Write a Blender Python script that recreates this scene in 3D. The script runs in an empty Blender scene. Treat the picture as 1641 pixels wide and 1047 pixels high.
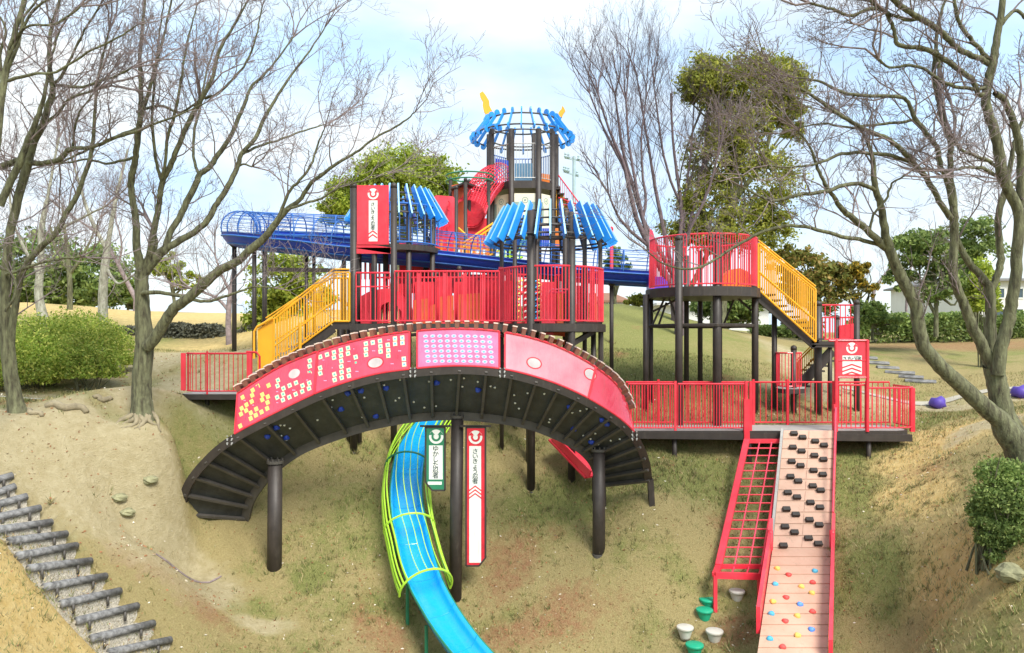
import bpy, math, random
import numpy as np
from mathutils import Vector, Matrix
R = math.radians
SC = bpy.context.scene
COL = SC.collection
# ------------------------------------------------------------------ camera, sky, sun, exposure
F, HY, CX = 1200.0, 545.0, 820.5
cam_d = bpy.data.cameras.new('camera'); cam = bpy.data.objects.new('camera', cam_d); COL.objects.link(cam)
cam.location = (0, 0, 0); cam.rotation_euler = (R(90), 0, 0)
cam_d.lens = 36 * F / 1641; cam_d.sensor_width = 36; cam_d.shift_y = (HY - 523.5) / 1641
cam_d.clip_start = .1; cam_d.clip_end = 3000
SC.camera = cam
SUN_EL, SUN_AZ = 48, 150          # degrees; azimuth clockwise from +Y
W = bpy.data.worlds.new('World'); SC.world = W; W.use_nodes = True
nt = W.node_tree; N = nt.nodes; N.clear()
out = N.new('ShaderNodeOutputWorld'); mix = N.new('ShaderNodeMixShader')
b1 = N.new('ShaderNodeBackground'); b2 = N.new('ShaderNodeBackground')
sky = N.new('ShaderNodeTexSky'); sky.sky_type = 'NISHITA'; sky.sun_disc = False
sky.sun_elevation = R(SUN_EL); sky.sun_rotation = R(SUN_AZ)
nt.links.new(sky.outputs[0], b1.inputs[0]); b1.inputs[1].default_value = .11
tc = N.new('ShaderNodeTexCoord'); mp = N.new('ShaderNodeMapping'); mp.inputs['Scale'].default_value = (1, 1, 2.6)
mp.inputs['Location'].default_value = (.35, .2, .1)
n1 = N.new('ShaderNodeTexNoise'); n1.inputs['Scale'].default_value = 2.1; n1.inputs['Detail'].default_value = 7; n1.inputs['Roughness'].default_value = .52
rp = N.new('ShaderNodeValToRGB'); rp.color_ramp.elements[0].position = .30; rp.color_ramp.elements[0].color = (.35,) * 3 + (1,)
rp.color_ramp.elements[1].position = .56; rp.color_ramp.elements[1].color = (1, 1, 1, 1)
nt.links.new(tc.outputs['Generated'], mp.inputs[0]); nt.links.new(mp.outputs[0], n1.inputs[0]); nt.links.new(n1.outputs[0], rp.inputs[0])
n2 = N.new('ShaderNodeTexNoise'); n2.inputs['Scale'].default_value = 3.4; n2.inputs['Detail'].default_value = 6
nt.links.new(mp.outputs[0], n2.inputs[0])
rc = N.new('ShaderNodeValToRGB')
rc.color_ramp.elements[0].position = .36; rc.color_ramp.elements[0].color = (.44, .62, .82, 1)
rc.color_ramp.elements[1].position = .58; rc.color_ramp.elements[1].color = (.64, .675, .69, 1)
nt.links.new(n2.outputs[0], rc.inputs[0]); nt.links.new(rc.outputs[0], b2.inputs[0]); b2.inputs[1].default_value = .84
nt.links.new(rp.outputs[0], mix.inputs[0]); nt.links.new(b1.outputs[0], mix.inputs[1]); nt.links.new(b2.outputs[0], mix.inputs[2])
nt.links.new(mix.outputs[0], out.inputs[0])
sd = bpy.data.lights.new('sun', 'SUN'); sun = bpy.data.objects.new('sun', sd); COL.objects.link(sun)
sd.energy = 2.6; sd.angle = R(24); sd.color = (1, .95, .86)
sun.rotation_euler = (R(90 - SUN_EL), 0, R(180 - SUN_AZ) + R(0))
_d = Vector((math.sin(R(SUN_AZ)) * math.cos(R(SUN_EL)), math.cos(R(SUN_AZ)) * math.cos(R(SUN_EL)), math.sin(R(SUN_EL))))
sun.rotation_euler = _d.to_track_quat('Z', 'Y').to_euler()
SC.view_settings.view_transform = 'Standard'; SC.view_settings.look = 'None'
SC.view_settings.exposure = 1.03; SC.view_settings.gamma = 1; SC.view_settings.use_curve_mapping = False

# ------------------------------------------------------------------ helpers
def P(px, py, D): return Vector(((px - CX) / F * D, D, (HY - py) / F * D))
ORG = {}
def org(o): return ORG.get(o.name, Vector((0, 0, 0))) if o else Vector((0, 0, 0))
def mat(name, c, rough=.5, var=.12, scale=6, metal=0, bump=0, coat=0, c2=None, spec=.5, st=None, grime=.22):
    m = bpy.data.materials.new(name); m.use_nodes = True; t = m.node_tree; b = t.nodes['Principled BSDF']
    b.inputs['Roughness'].default_value = rough; b.inputs['Metallic'].default_value = metal
    b.inputs['Specular IOR Level'].default_value = spec
    if coat: b.inputs['Coat Weight'].default_value = coat; b.inputs['Coat Roughness'].default_value = .12
    co = t.nodes.new('ShaderNodeTexCoord'); n = t.nodes.new('ShaderNodeTexNoise')
    n.inputs['Scale'].default_value = scale; n.inputs['Detail'].default_value = 6; n.inputs['Roughness'].default_value = .6
    if st:
        mpp = t.nodes.new('ShaderNodeMapping'); mpp.inputs['Scale'].default_value = st; t.links.new(co.outputs['Object'], mpp.inputs[0]); co_o = mpp.outputs[0]
    else: co_o = co.outputs['Object']
    t.links.new(co_o, n.inputs[0])
    r = t.nodes.new('ShaderNodeValToRGB'); e = r.color_ramp.elements
    e[0].position = .3; e[1].position = .7
    e[0].color = tuple(max(0, x * (1 - var)) for x in c) + (1,)
    e[1].color = (tuple(c2) if c2 else tuple(min(1, x * (1 + var)) for x in c)) + (1,)
    t.links.new(n.outputs[0], r.inputs[0]); 
    mg = t.nodes.new('ShaderNodeMapping'); mg.inputs['Scale'].default_value = (13, 13, 2.2); t.links.new(co.outputs['Object'], mg.inputs[0])
    ng = t.nodes.new('ShaderNodeTexNoise'); ng.inputs['Scale'].default_value = 1; ng.inputs['Detail'].default_value = 7; ng.inputs['Roughness'].default_value = .7; t.links.new(mg.outputs[0], ng.inputs[0])
    gr = t.nodes.new('ShaderNodeMapRange'); gr.inputs[1].default_value = .56; gr.inputs[2].default_value = .72; gr.inputs[3].default_value = 0; gr.inputs[4].default_value = grime; t.links.new(ng.outputs[0], gr.inputs[0])
    gm_ = t.nodes.new('ShaderNodeMix'); gm_.data_type = 'RGBA'; t.links.new(gr.outputs[0], gm_.inputs[0]); t.links.new(r.outputs[0], gm_.inputs[6]); gm_.inputs[7].default_value = (.2, .17, .13, 1); t.links.new(gm_.outputs[2], b.inputs['Base Color'])
    rr2 = t.nodes.new('ShaderNodeMapRange'); rr2.inputs[3].default_value = max(.05, rough - .1); rr2.inputs[4].default_value = min(1, rough + .25); t.links.new(ng.outputs[0], rr2.inputs[0]); t.links.new(rr2.outputs[0], b.inputs['Roughness'])
    if bump:
        n3 = t.nodes.new('ShaderNodeTexNoise'); n3.inputs['Scale'].default_value = scale * 5; n3.inputs['Detail'].default_value = 5
        t.links.new(co_o, n3.inputs[0])
        bp = t.nodes.new('ShaderNodeBump'); bp.inputs['Strength'].default_value = bump; bp.inputs['Distance'].default_value = .02
        t.links.new(n3.outputs[0], bp.inputs['Height']); t.links.new(bp.outputs[0], b.inputs['Normal'])
    return m
M = dict(
    red=mat('red_paint', (.74, .018, .045), .35, .1, 2, coat=.2, c2=(.84, .06, .09), grime=.32),
    redd=mat('red_paint_worn', (.66, .02, .04), .5, .2, 5),
    pink=mat('red_gloss_panel', (.72, .03, .07), .22, .1, 2.5, coat=1, c2=(.8, .07, .14)),
    yel=mat('yellow_paint', (.86, .42, .02), .4, .08, 3, coat=.1),
    blue=mat('bright_blue_paint', (.02, .29, .86), .35, .1, 4, coat=.2),
    navy=mat('deep_blue_paint', (.015, .06, .5), .4, .15, 4, coat=.1),
    wire=mat('blue_wire_paint', (.04, .16, .5), .4, .1, 4),
    dark=mat('dark_brown_steel', (.04, .032, .028), .45, .25, 5, bump=.05),
    under=mat('dark_underside_paint', (.045, .047, .045), .55, .35, 4, bump=.05),
    rib=mat('grey_brown_steel', (.075, .068, .06), .5, .25, 5),
    cyan=mat('cyan_plastic', (.01, .36, .78), .2, .07, 2, coat=.6),
    lime=mat('lime_paint', (.42, .72, .05), .35, .12, 4, coat=.2),
    green=mat('green_paint', (.02, .2, .1), .4, .15, 4),
    teal=mat('green_plastic', (.01, .36, .2), .4, .12, 4),
    white=mat('white_paint', (.78, .8, .76), .45, .05, 5),
    ink=mat('dark_ink', (.02, .05, .045), .6, .1, 5),
    cream=mat('cream_board', (.76, .74, .58), .5, .06, 3),
    creaml=mat('board_grey_green', (.28, .38, .33), .5, .06, 3),
    beige=mat('beige_plastic_wall', (.52, .31, .22), .5, .07, 2, bump=.05, c2=(.6, .38, .28), grime=.4), pinkm=mat('magenta_gloss_panel', (.8, .1, .24), .22, .12, 2.5, coat=1, c2=(.84, .2, .4)), redglare=mat('red_panel_painted_glare', (.84, .2, .27), .2, .15, 1.6, coat=1, c2=(.86, .36, .42)),  # last entry: red gloss panel with sky glare painted into its base colour
    beiged=mat('beige_groove', (.5, .33, .24), .6, .07, 2),
    rubber=mat('black_rubber', (.03, .025, .022), .6, .2, 8),
    steel=mat('galvanised_steel', (.5, .5, .49), .4, .1, 8, metal=.6),
    deck=mat('grey_deck_plate', (.36, .35, .33), .6, .12, 6, bump=.05),
    plank=mat('brown_plank', (.2, .07, .045), .6, .3, 8, bump=.1),
    plankt=mat('pale_plank_end', (.78, .6, .52), .6, .1, 8),
    mus=mat('game_square_yellow', (.85, .68, .2), .5, .08, 8),
    lgn=mat('game_square_pale', (.78, .86, .55), .5, .08, 8),
    gcen=mat('game_square_green', (.1, .6, .4), .5, .08, 8),
    bcen=mat('game_square_blue', (.12, .45, .85), .5, .08, 8),
    lil=mat('game_square_lilac', (.78, .45, .72), .4, .08, 8),
    acry=mat('porthole_acrylic', (.55, .5, .5), .15, .2, 4, coat=.5),
    purple=mat('purple_rubber', (.09, .05, .35), .5, .15, 5),
    orange=mat('orange_paint', (.8, .2, .02), .4, .1, 3),
    brick=mat('red_orange_panel', (.6, .1, .03), .5, .15, 3),
    log=mat('log_plastic', (.1, .1, .1), .6, .5, 7, bump=.5, c2=(.3, .3, .3), st=(.5, 2, 2)),
    barkp=mat('purple_grey_bark', (.13, .095, .105), .9, .35, 9), rock=mat('mossy_rock', (.2, .2, .11), .9, .4, 7, bump=.5, c2=(.36, .35, .2)),
    conc=mat('pale_concrete', (.55, .53, .47), .8, .12, 4, bump=.1),
    bark=mat('bark', (.08, .065, .04), .9, .5, 9, bump=1, c2=(.23, .24, .13), st=(2.2, 2.2, .45)),
    barkd=mat('dark_twig_bark', (.25, .2, .2), .9, .4, 9),
    barkg=mat('grey_bark', (.27, .26, .19), .9, .35, 9, bump=.8, c2=(.46, .46, .37), st=(2, 2, .5)),
    root=mat('bare_root', (.26, .22, .14), .9, .3, 9, bump=.5),
    wall=mat('house_wall', (.62, .62, .58), .8, .06, 1),
    roof=mat('brown_roof', (.26, .13, .08), .8, .15, 3),
    glass=mat('window_glass', (.06, .09, .11), .1, .2, 3),
    pole=mat('pale_concrete_pole', (.34, .46, .5), .7, .1, 3),
    brownr=mat('brown_baluster', (.16, .035, .02), .5, .2, 4),
)
class MB:
    def __init__(s): s.v = []; s.f = []; s.m = []; s.cur = 0
    def add(s, v, f):
        b = len(s.v); s.v += [tuple(x) for x in v]; s.f += [tuple(b + i for i in q) for q in f]; s.m += [s.cur] * len(f); return s
    def hexa(s, c):   # c: 8 corners, bottom 4 (ccw) then top 4
        return s.add(c, [(0, 3, 2, 1), (4, 5, 6, 7), (0, 1, 5, 4), (1, 2, 6, 5), (2, 3, 7, 6), (3, 0, 4, 7)])
    def box(s, c, sx, sy, sz, ax=None, ay=None, az=None):
        c = Vector(c); ax = ax or Vector((1, 0, 0)); ay = ay or Vector((0, 1, 0)); az = az or Vector((0, 0, 1))
        q = []
        for k in (-1, 1):
            for i, j in ((-1, -1), (1, -1), (1, 1), (-1, 1)): q.append(c + ax * (i * sx / 2) + ay * (j * sy / 2) + az * (k * sz / 2))
        return s.hexa(q)
    def beam(s, a, b, w, h, up=None):   # rectangular bar from a to b
        a = Vector(a); b = Vector(b); t = (b - a); L = t.length
        if L < 1e-6: return s
        t.normalize(); up = Vector(up) if up else Vector((0, 0, 1))
        if abs(t.dot(up)) > .98: up = Vector((0, 1, 0))
        x = t.cross(up).normalized(); u = x.cross(t).normalized()
        return s.box((a + b) / 2, w, L, h, x, t, u)
    def tube(s, pts, r, n=6, cap=True):
        pts = [Vector(p) for p in pts]; rr = r if isinstance(r, (list, tuple)) else [r] * len(pts)
        v = []; prev = None
        for i, p in enumerate(pts):
            t = (pts[min(i + 1, len(pts) - 1)] - pts[max(i - 1, 0)])
            if t.length < 1e-9: t = Vector((0, 0, 1))
            t.normalize()
            if prev is None:
                x = t.orthogonal().normalized()
            else:
                x = (prev - t * prev.dot(t)); x = x.normalized() if x.length > 1e-6 else t.orthogonal().normalized()
            prev = x; y = t.cross(x)
            for k in range(n):
                a = 2 * math.pi * k / n; v.append(p + (x * math.cos(a) + y * math.sin(a)) * rr[i])
        f = []
        for i in range(len(pts) - 1):
            for k in range(n):
                f.append((i * n + k, i * n + (k + 1) % n, (i + 1) * n + (k + 1) % n, (i + 1) * n + k))
        if cap:
            f.append(tuple(range(n - 1, -1, -1))); f.append(tuple((len(pts) - 1) * n + k for k in range(n)))
        return s.add(v, f)
    def lathe(s, c, prof, n=16):
        c = Vector(c); v = []
        for r, z in prof:
            for k in range(n):
                a = 2 * math.pi * k / n; v.append(c + Vector((r * math.cos(a), r * math.sin(a), z)))
        f = [(i * n + k, i * n + (k + 1) % n, (i + 1) * n + (k + 1) % n, (i + 1) * n + k) for i in range(len(prof) - 1) for k in range(n)]
        f.append(tuple(range(n - 1, -1, -1))); f.append(tuple((len(prof) - 1) * n + k for k in range(n)))
        return s.add(v, f)
    def slab(s, poly, nrm, th):   # extrude flat polygon along -nrm by th
        n = len(poly); nrm = Vector(nrm).normalized(); a = [Vector(p) for p in poly]; b = [p - nrm * th for p in a]
        return s.add(a + b, [tuple(range(n)), tuple(range(2 * n - 1, n - 1, -1))] + [(i, n + i, n + (i + 1) % n, (i + 1) % n) for i in range(n)])
    def build(s, name, mats, parent=None, smooth=False, loc=None):
        me = bpy.data.meshes.new(name); o = bpy.data.objects.new(name, me)
        base = org(parent) if parent else Vector(loc or (0, 0, 0))
        me.from_pydata([(x - base.x, y - base.y, z - base.z) for x, y, z in s.v], [], s.f)
        if not isinstance(mats, (list, tuple)): mats = [mats]
        for m_ in mats: me.materials.append(M[m_] if isinstance(m_, str) else m_)
        if len(mats) > 1: me.polygons.foreach_set('material_index', s.m)
        if smooth: me.polygons.foreach_set('use_smooth', [True] * len(me.polygons))
        me.update(); COL.objects.link(o)
        if parent: o.parent = parent
        else: o.location = base
        ORG[o.name] = base.copy(); return o
def tag(o, label=None, cat=None, group=None, kind=None):
    if label: o['label'] = label
    if cat: o['category'] = cat
    if group: o['group'] = group
    if kind: o['kind'] = kind
    return o
def thing(name, loc, label, cat, group=None):
    o = bpy.data.objects.new(name, None); COL.objects.link(o); o.location = loc; o.empty_display_size = .2
    ORG[o.name] = Vector(loc); return tag(o, label, cat, group)
def np_mesh(name, V, Q, mats, parent=None, idx=None, smooth=False, loc=(0, 0, 0)):
    base = np.array(org(parent) if parent else loc, dtype=np.float64)
    me = bpy.data.meshes.new(name); V = np.asarray(V, np.float64) - base; Q = np.asarray(Q, np.int32)
    k = Q.shape[1]
    me.vertices.add(len(V)); me.vertices.foreach_set('co', V.astype(np.float32).ravel())
    me.loops.add(Q.size); me.loops.foreach_set('vertex_index', Q.ravel())
    me.polygons.add(len(Q)); me.polygons.foreach_set('loop_start', np.arange(0, Q.size, k, dtype=np.int32))
    me.polygons.foreach_set('loop_total', np.full(len(Q), k, np.int32))
    if not isinstance(mats, (list, tuple)): mats = [mats]
    for m_ in mats: me.materials.append(M[m_] if isinstance(m_, str) else m_)
    if idx is not None: me.polygons.foreach_set('material_index', np.asarray(idx, np.int32))
    if smooth: me.polygons.foreach_set('use_smooth', np.ones(len(Q), bool))
    me.update(calc_edges=True); me.validate()
    o = bpy.data.objects.new(name, me); COL.objects.link(o)
    if parent: o.parent = parent
    else: o.location = loc
    ORG[o.name] = Vector(base); return o
def catmull(pts, n):
    pts = np.array(pts, float); m = len(pts); out_ = []
    for s in np.linspace(0, m - 1, n):
        i = min(int(s), m - 2); t = s - i
        p0 = pts[max(i - 1, 0)]; p1 = pts[i]; p2 = pts[i + 1]; p3 = pts[min(i + 2, m - 1)]
        out_.append(.5 * ((2 * p1) + (-p0 + p2) * t + (2 * p0 - 5 * p1 + 4 * p2 - p3) * t * t + (-p0 + 3 * p1 - 3 * p2 + p3) * t ** 3))
    return np.array(out_)
def arc(c, r, a0, a1, n=16, z=0):
    return [Vector((c[0] + r * math.cos(R(a0 + (a1 - a0) * i / n)), c[1] + r * math.sin(R(a0 + (a1 - a0) * i / n)), z)) for i in range(n + 1)]
def resample(pts, step):
    pts = [Vector(p) for p in pts]; L = [0]
    for a, b in zip(pts, pts[1:]): L.append(L[-1] + (b - a).length)
    n = max(1, round(L[-1] / step)); o_ = []
    for i in range(n + 1):
        d = L[-1] * i / n; k = 0
        while k < len(L) - 2 and L[k + 1] < d: k += 1
        o_.append(pts[k].lerp(pts[k + 1], (d - L[k]) / max(1e-9, L[k + 1] - L[k])))
    return o_
def railing(name, pts, h, mt, parent, step=.11, r=.013, rr=.02, lift=.06, mid=None, label=None):
    mb = MB(); up = Vector((0, 0, 1)); pts = [Vector(p) for p in pts]
    mb.tube([p + up * h for p in pts], rr, 6); mb.tube([p + up * lift for p in pts], rr * .8, 6)
    if mid: mb.tube([p + up * mid for p in pts], rr * .7, 6)
    for q in resample(pts, step): mb.tube([q + up * lift, q + up * h], r, 5, False)
    o = mb.build(name, mt, parent); tag(o, label); return o
# ------------------------------------------------------------------ ground
G = [  # (photo column, photo row, distance) of ground seen in the photograph
 (820,1047,12.2),(600,1047,11.7),(450,1047,11.5),(1000,1047,12.1),(1150,1047,11.6),(1340,1047,11.2),(1450,1047,10.8),
 (729,957,13.3),(439,907,13.2),(959,880,13.4),(820,880,13.9),(600,900,13.2),(600,780,14.6),(850,738,15.6),(700,700,16),(560,690,15.6),
 (285,838,13.3),(390,836,14.0),(1043,797,13.7),(966,810,14.2),(1148,960,12.6),(1120,730,15.2),(1000,710,15.6),(1392,738,15),(1340,850,13.4),
 (960,600,19),(1000,560,21),(1000,489,27),(1120,620,18.2),(1208,658,17),(1037,655,17),(1088,670,16.8),(1311,655,17.6),(1373,645,18),
 (850,640,18),(620,600,18),(480,560,18.5),(375,566,17.6),(500,500,24),(600,500,26),
 (330,640,15.2),(410,650,15),(350,660,14.6),(250,625,15.5),(225,668,13),(228,690,12.75),(200,688,12.6),(262,684,13.1),(255,745,13.0),(285,852,13.15),(335,858,13.2),(265,872,12.8),(350,950,12.3),(30,662,12.2),(0,640,13.6),(290,632,14.6),(150,642,14),
 (150,550,20),(300,562,22),(400,560,20),(200,497,33),(60,500,33),(420,510,33),(150,750,12),(200,820,12.3),(0,700,11.4),
 (0,765,11.2),(135,900,10.9),(270,1045,10.6),(250,880,11.9),(400,1000,11.9),(0,900,9.6),(100,1047,9.4),(0,1047,8.6),
 (300,720,13.6),(480,770,14.6),(1200,800,14.3),(1250,700,15.6),
 (1500,655,18.5),(1400,640,18.4),(1560,640,18.4),(1641,645,17.5),(1450,560,26),(1550,546,29),(1641,546,28),(1300,600,20.5),(1250,545,27),(1200,535,30),
 (1450,760,14.2),(1400,900,12.2),(1550,700,14),(1641,700,13),(1560,880,10.6),(1641,840,9.8),(1620,1010,8.8),(1500,1000,10.3),(1665,770,11)]
gp = [tuple(P(*g)) for g in G]
gp += [(0, 9, -5.5), (3, 8, -5.4), (-4, 8, -4.6), (0, 3, -5.8), (-7, 5, -3.4), (7, 5, -3.4), (0, -6, -4), (-12, 8, -1.5), (12, 9, -1.2), (-14, 16, -.9), (15, 16, -1),
       (-20, 30, 1.5), (20, 30, .3), (0, 30, 1.2), (0, 38, 1.0), (-14, 40, 1.4), (14, 38, .4), (-30, 20, 1), (30, 20, 0), (-30, 45, .5), (30, 45, 0), (0, 50, 0), (-30, -10, -2), (30, -10, -2)]
gp = np.array(gp)
TX = (228 - CX) / F * 13
def _U(r2): return np.where(r2 > 1e-9, r2 * np.log(r2 + 1e-12) * .5, 0)
_n = len(gp); _K = _U(((gp[:, None, :2] - gp[None, :, :2]) ** 2).sum(-1)) + np.eye(_n) * .03
_A = np.zeros((_n + 3, _n + 3)); _A[:_n, :_n] = _K; _A[:_n, _n] = 1; _A[:_n, _n + 1:] = gp[:, :2]; _A[_n, :_n] = 1; _A[_n + 1:, :_n] = gp[:, :2].T
_w = np.linalg.solve(_A, np.concatenate([gp[:, 2], np.zeros(3)]))
def fbm(x, y, s=1.0, seed=0, octv=4):
    v = 0; a = 1; rng = np.random.RandomState(seed)
    for o_ in range(octv):
        for k in range(3):
            th = rng.rand() * 6.283; ph = rng.rand() * 6.283
            v = v + a / 3 * np.sin((x * np.cos(th) + y * np.sin(th)) * s * (2 ** o_) * (1 + .3 * k) + ph + 1.3 * np.sin((x * np.sin(th) - y * np.cos(th)) * s * (2 ** o_) * .7 + k))
        a *= .5
    return v
def GZ(x, y):
    x = np.atleast_1d(np.asarray(x, float)); y = np.atleast_1d(np.asarray(y, float)); res = np.empty(x.shape)
    xf = x.ravel(); yf = y.ravel(); o_ = np.empty(len(xf))
    for i in range(0, len(xf), 20000):
        xs = xf[i:i + 20000]; ys = yf[i:i + 20000]
        d = (xs[:, None] - gp[None, :, 0]) ** 2 + (ys[:, None] - gp[None, :, 1]) ** 2
        z = _U(d) @ _w[:_n] + _w[_n] + xs * _w[_n + 1] + ys * _w[_n + 2]
        far = np.clip((np.maximum(np.abs(xs) - 22, 0) + np.maximum(ys - 40, 0) + np.maximum(-6 - ys, 0)) / 14, 0, 1)
        far = far * far * (3 - 2 * far)
        z = z * (1 - far) + np.where(ys > 15, -1.5, -4) * far
        z += (.03 * fbm(xs, ys, 1.1, 3, 4)) * (1 - far)
        w_ = np.exp(-(((xs + 5.55) ** 2 + (ys - 13.1) ** 2) / .85) ** 2); z = z * (1 - w_) + np.minimum(z, -3.3 - .32 * (xs + 5.45) + .28 * (ys - 13.6)) * w_
        w_ = np.exp(-(((xs - TX) ** 2 + (ys - 12.95) ** 2) / .55) ** 2); z = z * (1 - w_) + (-1.36 + .22 * (ys - 13) - .05 * (xs - TX)) * w_
        o_[i:i + 20000] = z
    return o_.reshape(x.shape)
def gz(x, y): return float(GZ(x, y)[0])
def axis(segs):
    o_ = []
    for a, b, s in segs: o_ += list(np.arange(a, b, s))
    return np.array(o_ + [segs[-1][1]])
gx = axis([(-900, -60, 60), (-60, -24, 3), (-24, -13, .5), (-13, 13, .13), (13, 24, .5), (24, 60, 3), (60, 900, 60)])
gy = axis([(-400, -20, 40), (-20, 2, 1), (2, 7.5, .4), (7.5, 19, .11), (19, 36, .3), (36, 60, 2), (60, 1500, 70)])
GX, GY = np.meshgrid(gx, gy); GZZ = GZ(GX, GY)
def hit(px, py, d0=6.0, d1=60.0):
    ds = np.concatenate([np.arange(d0, 20, .04), np.arange(20, d1, .25)]); z = GZ((px - CX) / F * ds, ds); r_ = (HY - py) / F * ds
    b_ = np.nonzero(r_ <= z)[0]; D = float(ds[b_[0]]) if len(b_) else d1
    return Vector(((px - CX) / F * D, D, gz((px - CX) / F * D, D)))
LS = [((-40, 776), (20, 762)), ((-20, 794), (24, 776)), ((-10, 806), (43, 795)), ((-10, 826), (64, 814)), ((-10, 848), (82, 834)), ((14, 864), (106, 855)), ((28, 887), (122, 873)), ((46, 909), (145, 895)), ((70, 939), (169, 920)), ((97, 965), (192, 946)), ((122, 993), (220, 969)), ((145, 1021), (246, 997)), ((174, 1046), (273, 1024))]
ordn = ['topmost', 'second', 'third', 'fourth', 'fifth', 'sixth', 'seventh', 'eighth', 'ninth', 'tenth', 'eleventh', 'twelfth', 'lowest']
LSW = [(hit(x0, y0 + 8), hit(x1, y1 + 8)) for (x0, y0), (x1, y1) in LS]
_m = np.zeros(GX.shape)
for (a0_, b0_), (a1_, b1_) in zip(LSW, LSW[1:]):
    dn_ = (b1_ - a1_); ux, uy = dn_.x, dn_.y; W2 = ux * ux + uy * uy; cx_, cy_ = a1_.x - a0_.x, a1_.y - a0_.y
    det = ux * cy_ - uy * cx_; dx, dy = GX - a0_.x, GY - a0_.y
    u_ = (dx * cy_ - dy * cx_) / det; v_ = (ux * dy - uy * dx) / det
    _m = np.maximum(_m, ((u_ > -.02) & (u_ < 1.02) & (v_ > -.1) & (v_ < 1.1)).astype(float))
GZZ = GZZ - .17 * _m
nx, ny = len(gx), len(gy); I = np.arange(nx * ny).reshape(ny, nx)
Q = np.stack([I[:-1, :-1], I[:-1, 1:], I[1:, 1:], I[1:, :-1]], -1).reshape(-1, 4)
# zone weights: sand, green grass, yellow dry grass, reddish leaf litter
def blob(x, y, px, py, D, rx, ry, soft=1.0):
    c = P(px, py, D); d = np.sqrt(((x - c.x) / rx) ** 2 + ((y - c.y) / ry) ** 2); return np.clip((1.35 - d) / .95 * soft, 0, 1)
def zones(x, y):
    n_ = fbm(x, y, 1.3, 11, 5); n2_ = fbm(x, y, .6, 5, 4)
    n3_ = fbm(x, y, 4.5, 31, 4); xx = x + .3 * n_ + .12 * n3_; yy = y + .35 * n2_ + .12 * n3_
    sand = np.zeros_like(x)
    for a in [(100, 700, 12, 2.4, 1.2), (200, 760, 12.3, 2.0, .8), (270, 640, 15, 1.0, 2.2), (150, 640, 14.5, 3, .5), (430, 555, 19, 1.6, 2.2), (1300, 600, 21, 1.0, 4.5), (1380, 640, 18.6, 3, .8), (1600, 640, 18, 3, .35),
              (330, 900, 12.2, .5, .45), (420, 960, 12, .6, .25), (1590, 680, 14.2, .8, .5), (250, 600, 18, 1.2, 3)]:
        sand = np.maximum(sand, blob(xx, yy, *a))
    yel = np.zeros_like(x)
    for a in [(60, 1000, 9.2, 1.35, 1.1), (200, 500, 33, 16, 9), (1500, 720, 14.5, 1.5, 1.0), (1480, 820, 13, .8, 1.0), (1550, 930, 10.6, .9, 1.6), (500, 520, 22, 5, 3), (450, 505, 32, 6, 6)]:
        yel = np.maximum(yel, blob(xx, yy, *a))
    grn = np.clip(.42 + .4 * n2_ + .25 * n_ + .3 * n3_, 0, 1) * .85
    for a in [(1100, 760, 14.6, 1.8, .9), (1380, 800, 14, .6, 1.3), (900, 820, 14.4, 1.8, .8), (1400, 960, 12, .6, 1.2), (1000, 600, 20, 4.5, 4), (1000, 520, 25, 5, 5), (1100, 600, 19, 2.5, 2.6), (380, 680, 14.6, 1, .6), (1480, 680, 16, 1.5, .6), (500, 900, 13, .6, .5), (1350, 720, 15, 1.8, .4)]:
        grn = np.maximum(grn, blob(xx, yy, *a) * .85)
    lit = np.clip(fbm(x, y, 1.6, 21, 5) * .7 - .25, 0, .7)
    for a in [(300, 950, 11.7, .8, .6), (220, 880, 11.6, .5, .8), (60, 740, 11.6, .7, .5), (850, 1010, 12.5, 1.8, .6), (1230, 660, 17, 3.4, .9), (260, 556, 19.5, 2.2, .5), (800, 900, 13.6, .9, .7), (1560, 545, 27, 7, 2.0), (600, 1000, 12.2, .6, .8), (1200, 1010, 12, 1, .5)]:
        lit = np.maximum(lit, blob(xx, yy, *a) * .62)
    return sand, grn, yel, lit
sz, gzn, yz, lz = zones(GX.ravel(), GY.ravel())
gm = bpy.data.materials.new('dry_winter_lawn'); gm.use_nodes = True; t = gm.node_tree; L_ = t.links.new; bs = t.nodes['Principled BSDF']
bs.inputs['Roughness'].default_value = .95; bs.inputs['Specular IOR Level'].default_value = .15
at = t.nodes.new('ShaderNodeAttribute'); at.attribute_name = 'zone'; sp = t.nodes.new('ShaderNodeSeparateColor'); L_(at.outputs['Color'], sp.inputs[0])
at2 = t.nodes.new('ShaderNodeAttribute'); at2.attribute_name = 'litter'
geo = t.nodes.new('ShaderNodeNewGeometry')
def noise(sc, det=6, ro=.6, st=None):
    n_ = t.nodes.new('ShaderNodeTexNoise'); n_.inputs['Scale'].default_value = sc; n_.inputs['Detail'].default_value = det; n_.inputs['Roughness'].default_value = ro
    L_(geo.outputs['Position'], n_.inputs[0]); return n_.outputs[0]
def ramp(inp, a, ca, b, cb):
    r_ = t.nodes.new('ShaderNodeValToRGB'); e = r_.color_ramp.elements; e[0].position = a; e[0].color = ca + (1,); e[1].position = b; e[1].color = cb + (1,); L_(inp, r_.inputs[0]); return r_.outputs[0]
def mixc(f, a, b):
    m_ = t.nodes.new('ShaderNodeMix'); m_.data_type = 'RGBA'; L_(f, m_.inputs[0]); L_(a, m_.inputs[6]); L_(b, m_.inputs[7]); return m_.outputs[2]
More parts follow.
